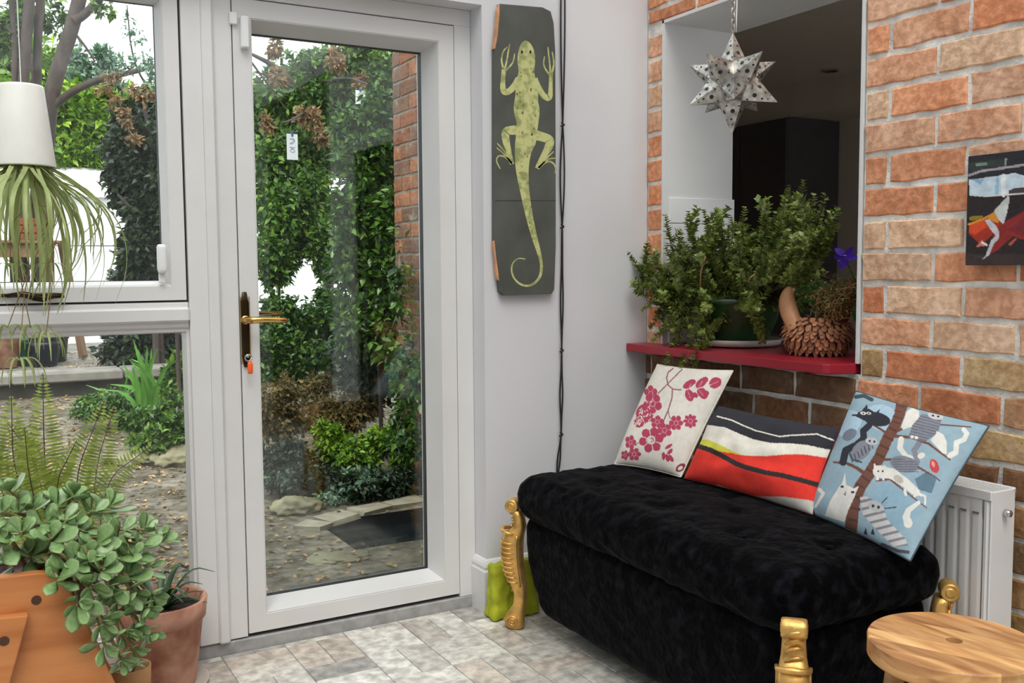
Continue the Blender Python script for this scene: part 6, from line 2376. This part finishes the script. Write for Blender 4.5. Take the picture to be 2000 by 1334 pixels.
t = thing('climbing_laurel', 'glossy laurel climbing the garden wall in the right half of the door', 'shrub', base_at(745, 930, 2.75))
foliage(t, [(720, 320, 2.9, 55, 60, 700, .05), (700, 420, 2.8, 55, 55, 700, .05), (770, 430, 2.65, 45, 60, 600, .05), (690, 520, 2.8, 50, 60, 750, .05), (755, 540, 2.7, 50, 65, 800, .05), (700, 630, 2.75, 55, 60, 850, .048), (770, 640, 2.6, 45, 65, 650, .048), (690, 250, 3.1, 40, 50, 400, .05), (740, 230, 3.0, 40, 50, 400, .05)], G_GLOSS)
foliage(t, [(800, 470, 2.3, 36, 50, 160, .048, .2), (808, 580, 2.2, 40, 80, 380, .048, .2), (800, 720, 2.15, 42, 90, 460, .048, .2), (800, 840, 2.15, 40, 60, 360, .048, .2), (790, 380, 2.5, 30, 40, 60, .048, .2)], G_GLOSS, 'lower_foliage')
foliage(t, [(740, 450, 3.3, 70, 220, 1800, .06), (740, 700, 3.1, 80, 90, 1100, .055)], G_DARK, 'shaded_foliage')  # darker leaves behind put the laurel's unlit depth into the colour
trunk(t, [(785, 850), (780, 700), (770, 500), (765, 330)], 2.95, 0.035, 0.014)
trunk(t, [(745, 860), (742, 740), (735, 600)], 2.85, 0.018, 0.008)
t = thing('brown_fern_clump', 'olive-brown withered undergrowth between the shrubs in the door', 'shrub', base_at(640, 880, 3.0))
foliage(t, [(660, 810, 3.0, 75, 36, 1100, .035), (545, 800, 2.9, 40, 70, 900, .035), (700, 790, 3.0, 50, 26, 500, .035), (620, 760, 3.2, 30, 30, 300, .035)], G_OLIVE)
t = thing('low_green_plant', 'bright low leafy plant at the foot of the laurel', 'plant', base_at(690, 920, 2.45))
foliage(t, [(670, 880, 2.45, 48, 32, 700, .035), (640, 850, 2.45, 26, 30, 250, .032), (760, 860, 2.4, 42, 26, 420, .04), (790, 880, 2.3, 26, 30, 200, .04), (700, 900, 2.4, 36, 26, 300, .034)], G_BRIGHT)
t = thing('ground_ivy', 'dark ground-cover leaves along the edge of the bare soil', 'plant', base_at(660, 950, 2.2))
foliage(t, [(590, 930, 2.35, 75, 28, 1100, .034), (700, 950, 2.15, 60, 28, 900, .034), (780, 945, 2.1, 45, 32, 800, .034), (560, 890, 2.5, 50, 30, 600, .034), (650, 975, 2.15, 30, 16, 250, .03)], G_DARK)
foliage(t, [(570, 935, 2.3, 40, 14, 160, .03), (650, 968, 2.1, 36, 12, 140, .03), (720, 930, 2.1, 60, 20, 120, .03)], G_BLUE, 'pale_leaves')

# lower window: iris clump, herbs
IRIS = M('iris_blade', S(98, 150, 62), 0.45, var=0.2, scale=10, trans=0.2)


def blades(parent, u, v, n, h, spread, w, mat):
    c = ground_hit(u, v)
    for k in range(n):
        a = rnd.uniform(0, 6.28)
        s = rnd.uniform(0.15, 1.0) * spread
        b = c + np.array([rnd.uniform(-.1, .1), rnd.uniform(-.08, .08), -0.02])
        hh_ = h * rnd.uniform(0.6, 1.0)
        e = b + np.array([s * math.cos(a), s * math.sin(a) * 0.6, hh_ * (1 - 0.35 * s / max(spread, .01))])
        m_ = b + np.array([s * 0.25 * math.cos(a), s * 0.25 * math.sin(a) * .6, hh_ * 0.62])
        P_ = smooth_line(np.array([b, m_, e]), 2)
        OBJ('blade', ribbon(P_, np.interp(np.linspace(0, 1, len(P_)), [0, .5, 1], [w * .8, w, 0.002]), side=(1, 0.3, 0), fold=0.3), mat, parent, True, recalc=False)


g0 = ground_hit(300, 845)
t = thing('iris_clump', 'clump of upright sword-shaped iris leaves in the lower window', 'plant', g0)
blades(t, 300, 845, 30, 0.80, 0.36, 0.034, IRIS)
blades(t, 255, 830, 10, 0.45, 0.40, 0.026, IRIS)
g0 = ground_hit(330, 880)
t = thing('herb_patch', 'patch of light green leafy herbs around the iris', 'plant', g0)
yy = float(g0[1])
foliage(t, [(335, 800, yy, 30, 40, 380, .04), (320, 860, yy - .3, 45, 26, 420, .04), (345, 740, yy + .6, 22, 45, 260, .045), (300, 855, yy - .2, 50, 20, 300, .035)], G_MID)
foliage(t, [(215, 790, yy + .8, 55, 26, 700, .035), (170, 800, yy + .9, 35, 22, 300, .03), (270, 820, yy, 40, 24, 350, .035), (345, 850, yy - .3, 25, 40, 300, .04)], G_GLOSS, 'darker_leaves')

# fern outside the lower window
FERN = M('fern_frond', S(156, 172, 70), 0.55, var=0.2, island=0.35, trans=0.35)


def frond(parent, pts, W):
    C = smooth_line(np.array(pts), 3)
    seg = np.r_[0, np.cumsum(np.linalg.norm(np.diff(C, axis=0), axis=1))]
    tot = seg[-1]
    s = np.arange(tot * 0.16, tot * 0.995, 0.0118)
    pos = np.stack([np.interp(s, seg, C[:, k]) for k in range(3)], 1)
    tan = np.gradient(pos, axis=0)
    tan /= np.linalg.norm(tan, axis=1)[:, None]
    side = np.cross(tan, np.tile(-CF + np.array([0, 0, 0.35]), (len(s), 1)))
    side /= np.linalg.norm(side, axis=1)[:, None]
    nrm = np.cross(side, tan)
    f = s / tot
    ln = 1.25 * W * np.interp(f, [0, .16, .35, .6, .85, 1], [0.3, .75, 1, .9, .5, .05])
    P = np.concatenate([pos, pos])
    D = np.concatenate([side + tan * 0.30, -side + tan * 0.30]) - np.array([0, 0, 0.12])
    V, F = leaf_cloud(P, D, np.concatenate([nrm, nrm]), np.r_[ln, ln], np.full(2 * len(s), 0.0095), 0.2)
    r = OBJ('frond', tube(C, np.linspace(0.003, 0.0012, len(C)), 5), STEM, parent, True)
    o = FOBJ('leaflets', V, F, FERN, r)
    o['kind'] = 'stuff'
    return r


fr_root = hit(120, 1130, 1, 0.62)
fr_root[2] = max(fr_root[2], -0.08)
fern = thing('garden_fern', 'upright fern growing just outside the lower window', 'fern', (fr_root[0], 0.62, -0.08))
for (bu, mu, mv, tu, tv, yy_, W) in [(60, 25, 900, 22, 772, .55, .085), (70, 55, 920, 48, 835, .50, .07), (80, 85, 850, 84, 728, .75, .075), (130, 150, 920, 205, 780, .65, .07), (150, 190, 900, 225, 790, .75, .075), (160, 215, 930, 300, 868, .6, .06),
                                     (40, -20, 900, -30, 790, .6, .08), (100, 110, 940, 150, 860, .5, .06), (90, 70, 900, 10, 820, .7, .07)]:
    b = hit(bu + 30, 1110, 1, 0.6)
    b[2] = max(-0.08, b[2])
    frond(fern, [b, hit((bu + mu) / 2 + 10, 1000, 1, yy_), hit(mu, mv, 1, yy_), hit((mu + tu) / 2, (mv + tv) / 2, 1, yy_), hit(tu, tv, 1, yy_)], W)

# garden table and pots at the far left
WOODT = M('weathered_timber', S(120, 92, 70), 0.85, var=0.3, scale=8, stretch=(1, 1, 0.2))
ty = 7.6
tl_ = thing('garden_table', 'weathered wooden trestle table on the terrace behind the spider plant', 'table', (hit(50, 560, 1, ty)[0], ty, 0.34))
ta, tb = hit(-90, 470, 1, ty), hit(112, 470, 1, ty)
for i in range(4):
    OBJ('plank', box(ta[0], tb[0], ty - 0.30 + 0.15 * i, ty - 0.16 + 0.15 * i, ta[2] - 0.03, ta[2], 0.005), WOODT, tl_)
OBJ('apron', box(ta[0] + 0.05, tb[0] - 0.05, ty - 0.25, ty - 0.21, ta[2] - 0.16, ta[2] - 0.03, 0.004), WOODT, tl_)
for (u0, u1) in ((96, 100), (120, 162), (-60, -80)):
    a = hit(u0, 470, 1, ty)
    b = hit(u1, 675, 1, ty)
    b[2] = 0.345
    OBJ('leg', tube([a, b], 0.042, 4), WOODT, tl_)


def simple_pot(u, y, r, h, mat, label, leaf=None):
    c = hit(u, 650, 1, y)
    c[2] = 0.34
    t_ = thing('garden_pot', label, 'plant pot', c, 'pots on the terrace')
    OBJ('pot', lathe([(r * .7, 0.001), (r * .95, h * .85), (r * 1.05, h * .86), (r * 1.05, h), (r * .9, h), (r * .85, h * .9)], c, 20), mat, t_, True)
    if leaf:
        pu, pv = proj(c + np.array([0, 0, h + 0.12]))
        foliage(t_, [(pu, pv, y, 34, 26, 200, .05)], leaf)
    return t_


simple_pot(5, 7.0, 0.15, 0.32, TERRA, 'terracotta pot at the left edge on the terrace', G_MID)
simple_pot(40, 7.2, 0.13, 0.24, M('green_plastic', S(40, 130, 80), 0.4), 'bright green plastic pot under the garden table', None)
simple_pot(85, 7.0, 0.15, 0.22, M('navy_plastic', S(28, 32, 52), 0.4), 'navy blue pot beside the table leg on the terrace', G_DARK)
simple_pot(112, 7.4, 0.10, 0.26, GREENGLAZE, 'dark glazed pot at the right end of the garden table', None)
bx = thing('red_crate', 'red-brown box standing on the garden table', 'box', (hit(60, 470, 1, ty)[0], ty, ta[2]))
cb = hit(68, 470, 1, ty)
for i in range(3):
    OBJ('slat', box(cb[0] - 0.14, cb[0] + 0.14, ty - 0.12, ty - 0.10, ta[2] + 0.001 + 0.075 * i, ta[2] + 0.066 + 0.075 * i, 0.004), M('red_brown_stain', S(120, 62, 44), 0.8, var=0.25), bx)
OBJ('inner_box', box(cb[0] - 0.135, cb[0] + 0.135, ty - 0.10, ty + 0.12, ta[2] + 0.001, ta[2] + 0.2, 0.004), WOODT, bx)

# paper tags hung in the branches
TAGM = M('white_card', S(214, 214, 220), 0.8, var=0.03)
INK = M('grey_ink', S(110, 112, 124), 0.8)
for (u, v, w, h, y, lab) in [(571, 287, 22, 50, 3.5, 'white card tag on a blue tie hanging in the left of the door glass'), (704, 192, 20, 30, 3.6, 'small white card tag hanging among the brown leaves')]:
    c = hit(u, v, 1, y)
    k = depth(c) / FPX
    t_ = thing('hanging_tag', lab, 'tag', c)
    OBJ('card', box(c[0] - w * k / 2, c[0] + w * k / 2, y - 0.001, y + 0.001, c[2] - h * k / 2, c[2] + h * k / 2, 0.0008), TAGM, t_)
    for i in range(2):
        zc_ = c[2] + h * k * (0.22 - 0.32 * i)
        OBJ('scribble', tube([(c[0] + w * k * 0.22 * math.sin(a * 1.7 + i), y - 0.0022, zc_ + h * k * 0.10 * math.cos(a)) for a in np.linspace(0, 7, 26)], 0.0011, 5), INK, t_, True)
    OBJ('tie', tube([(c[0], y, c[2] + h * k * 0.42), (c[0] + 0.002, y, c[2] + h * k * 0.62)], 0.009, 6), M('blue_tie', S(52, 74, 130), 0.5), t_)
    OBJ('string', tube([(c[0] + 0.002, y, c[2] + h * k * 0.6), tuple(hit(568, 236, 1, 3.5) if u < 600 else hit(706, 160, 1, 3.6))], 0.0008, 5), STEM, t_)
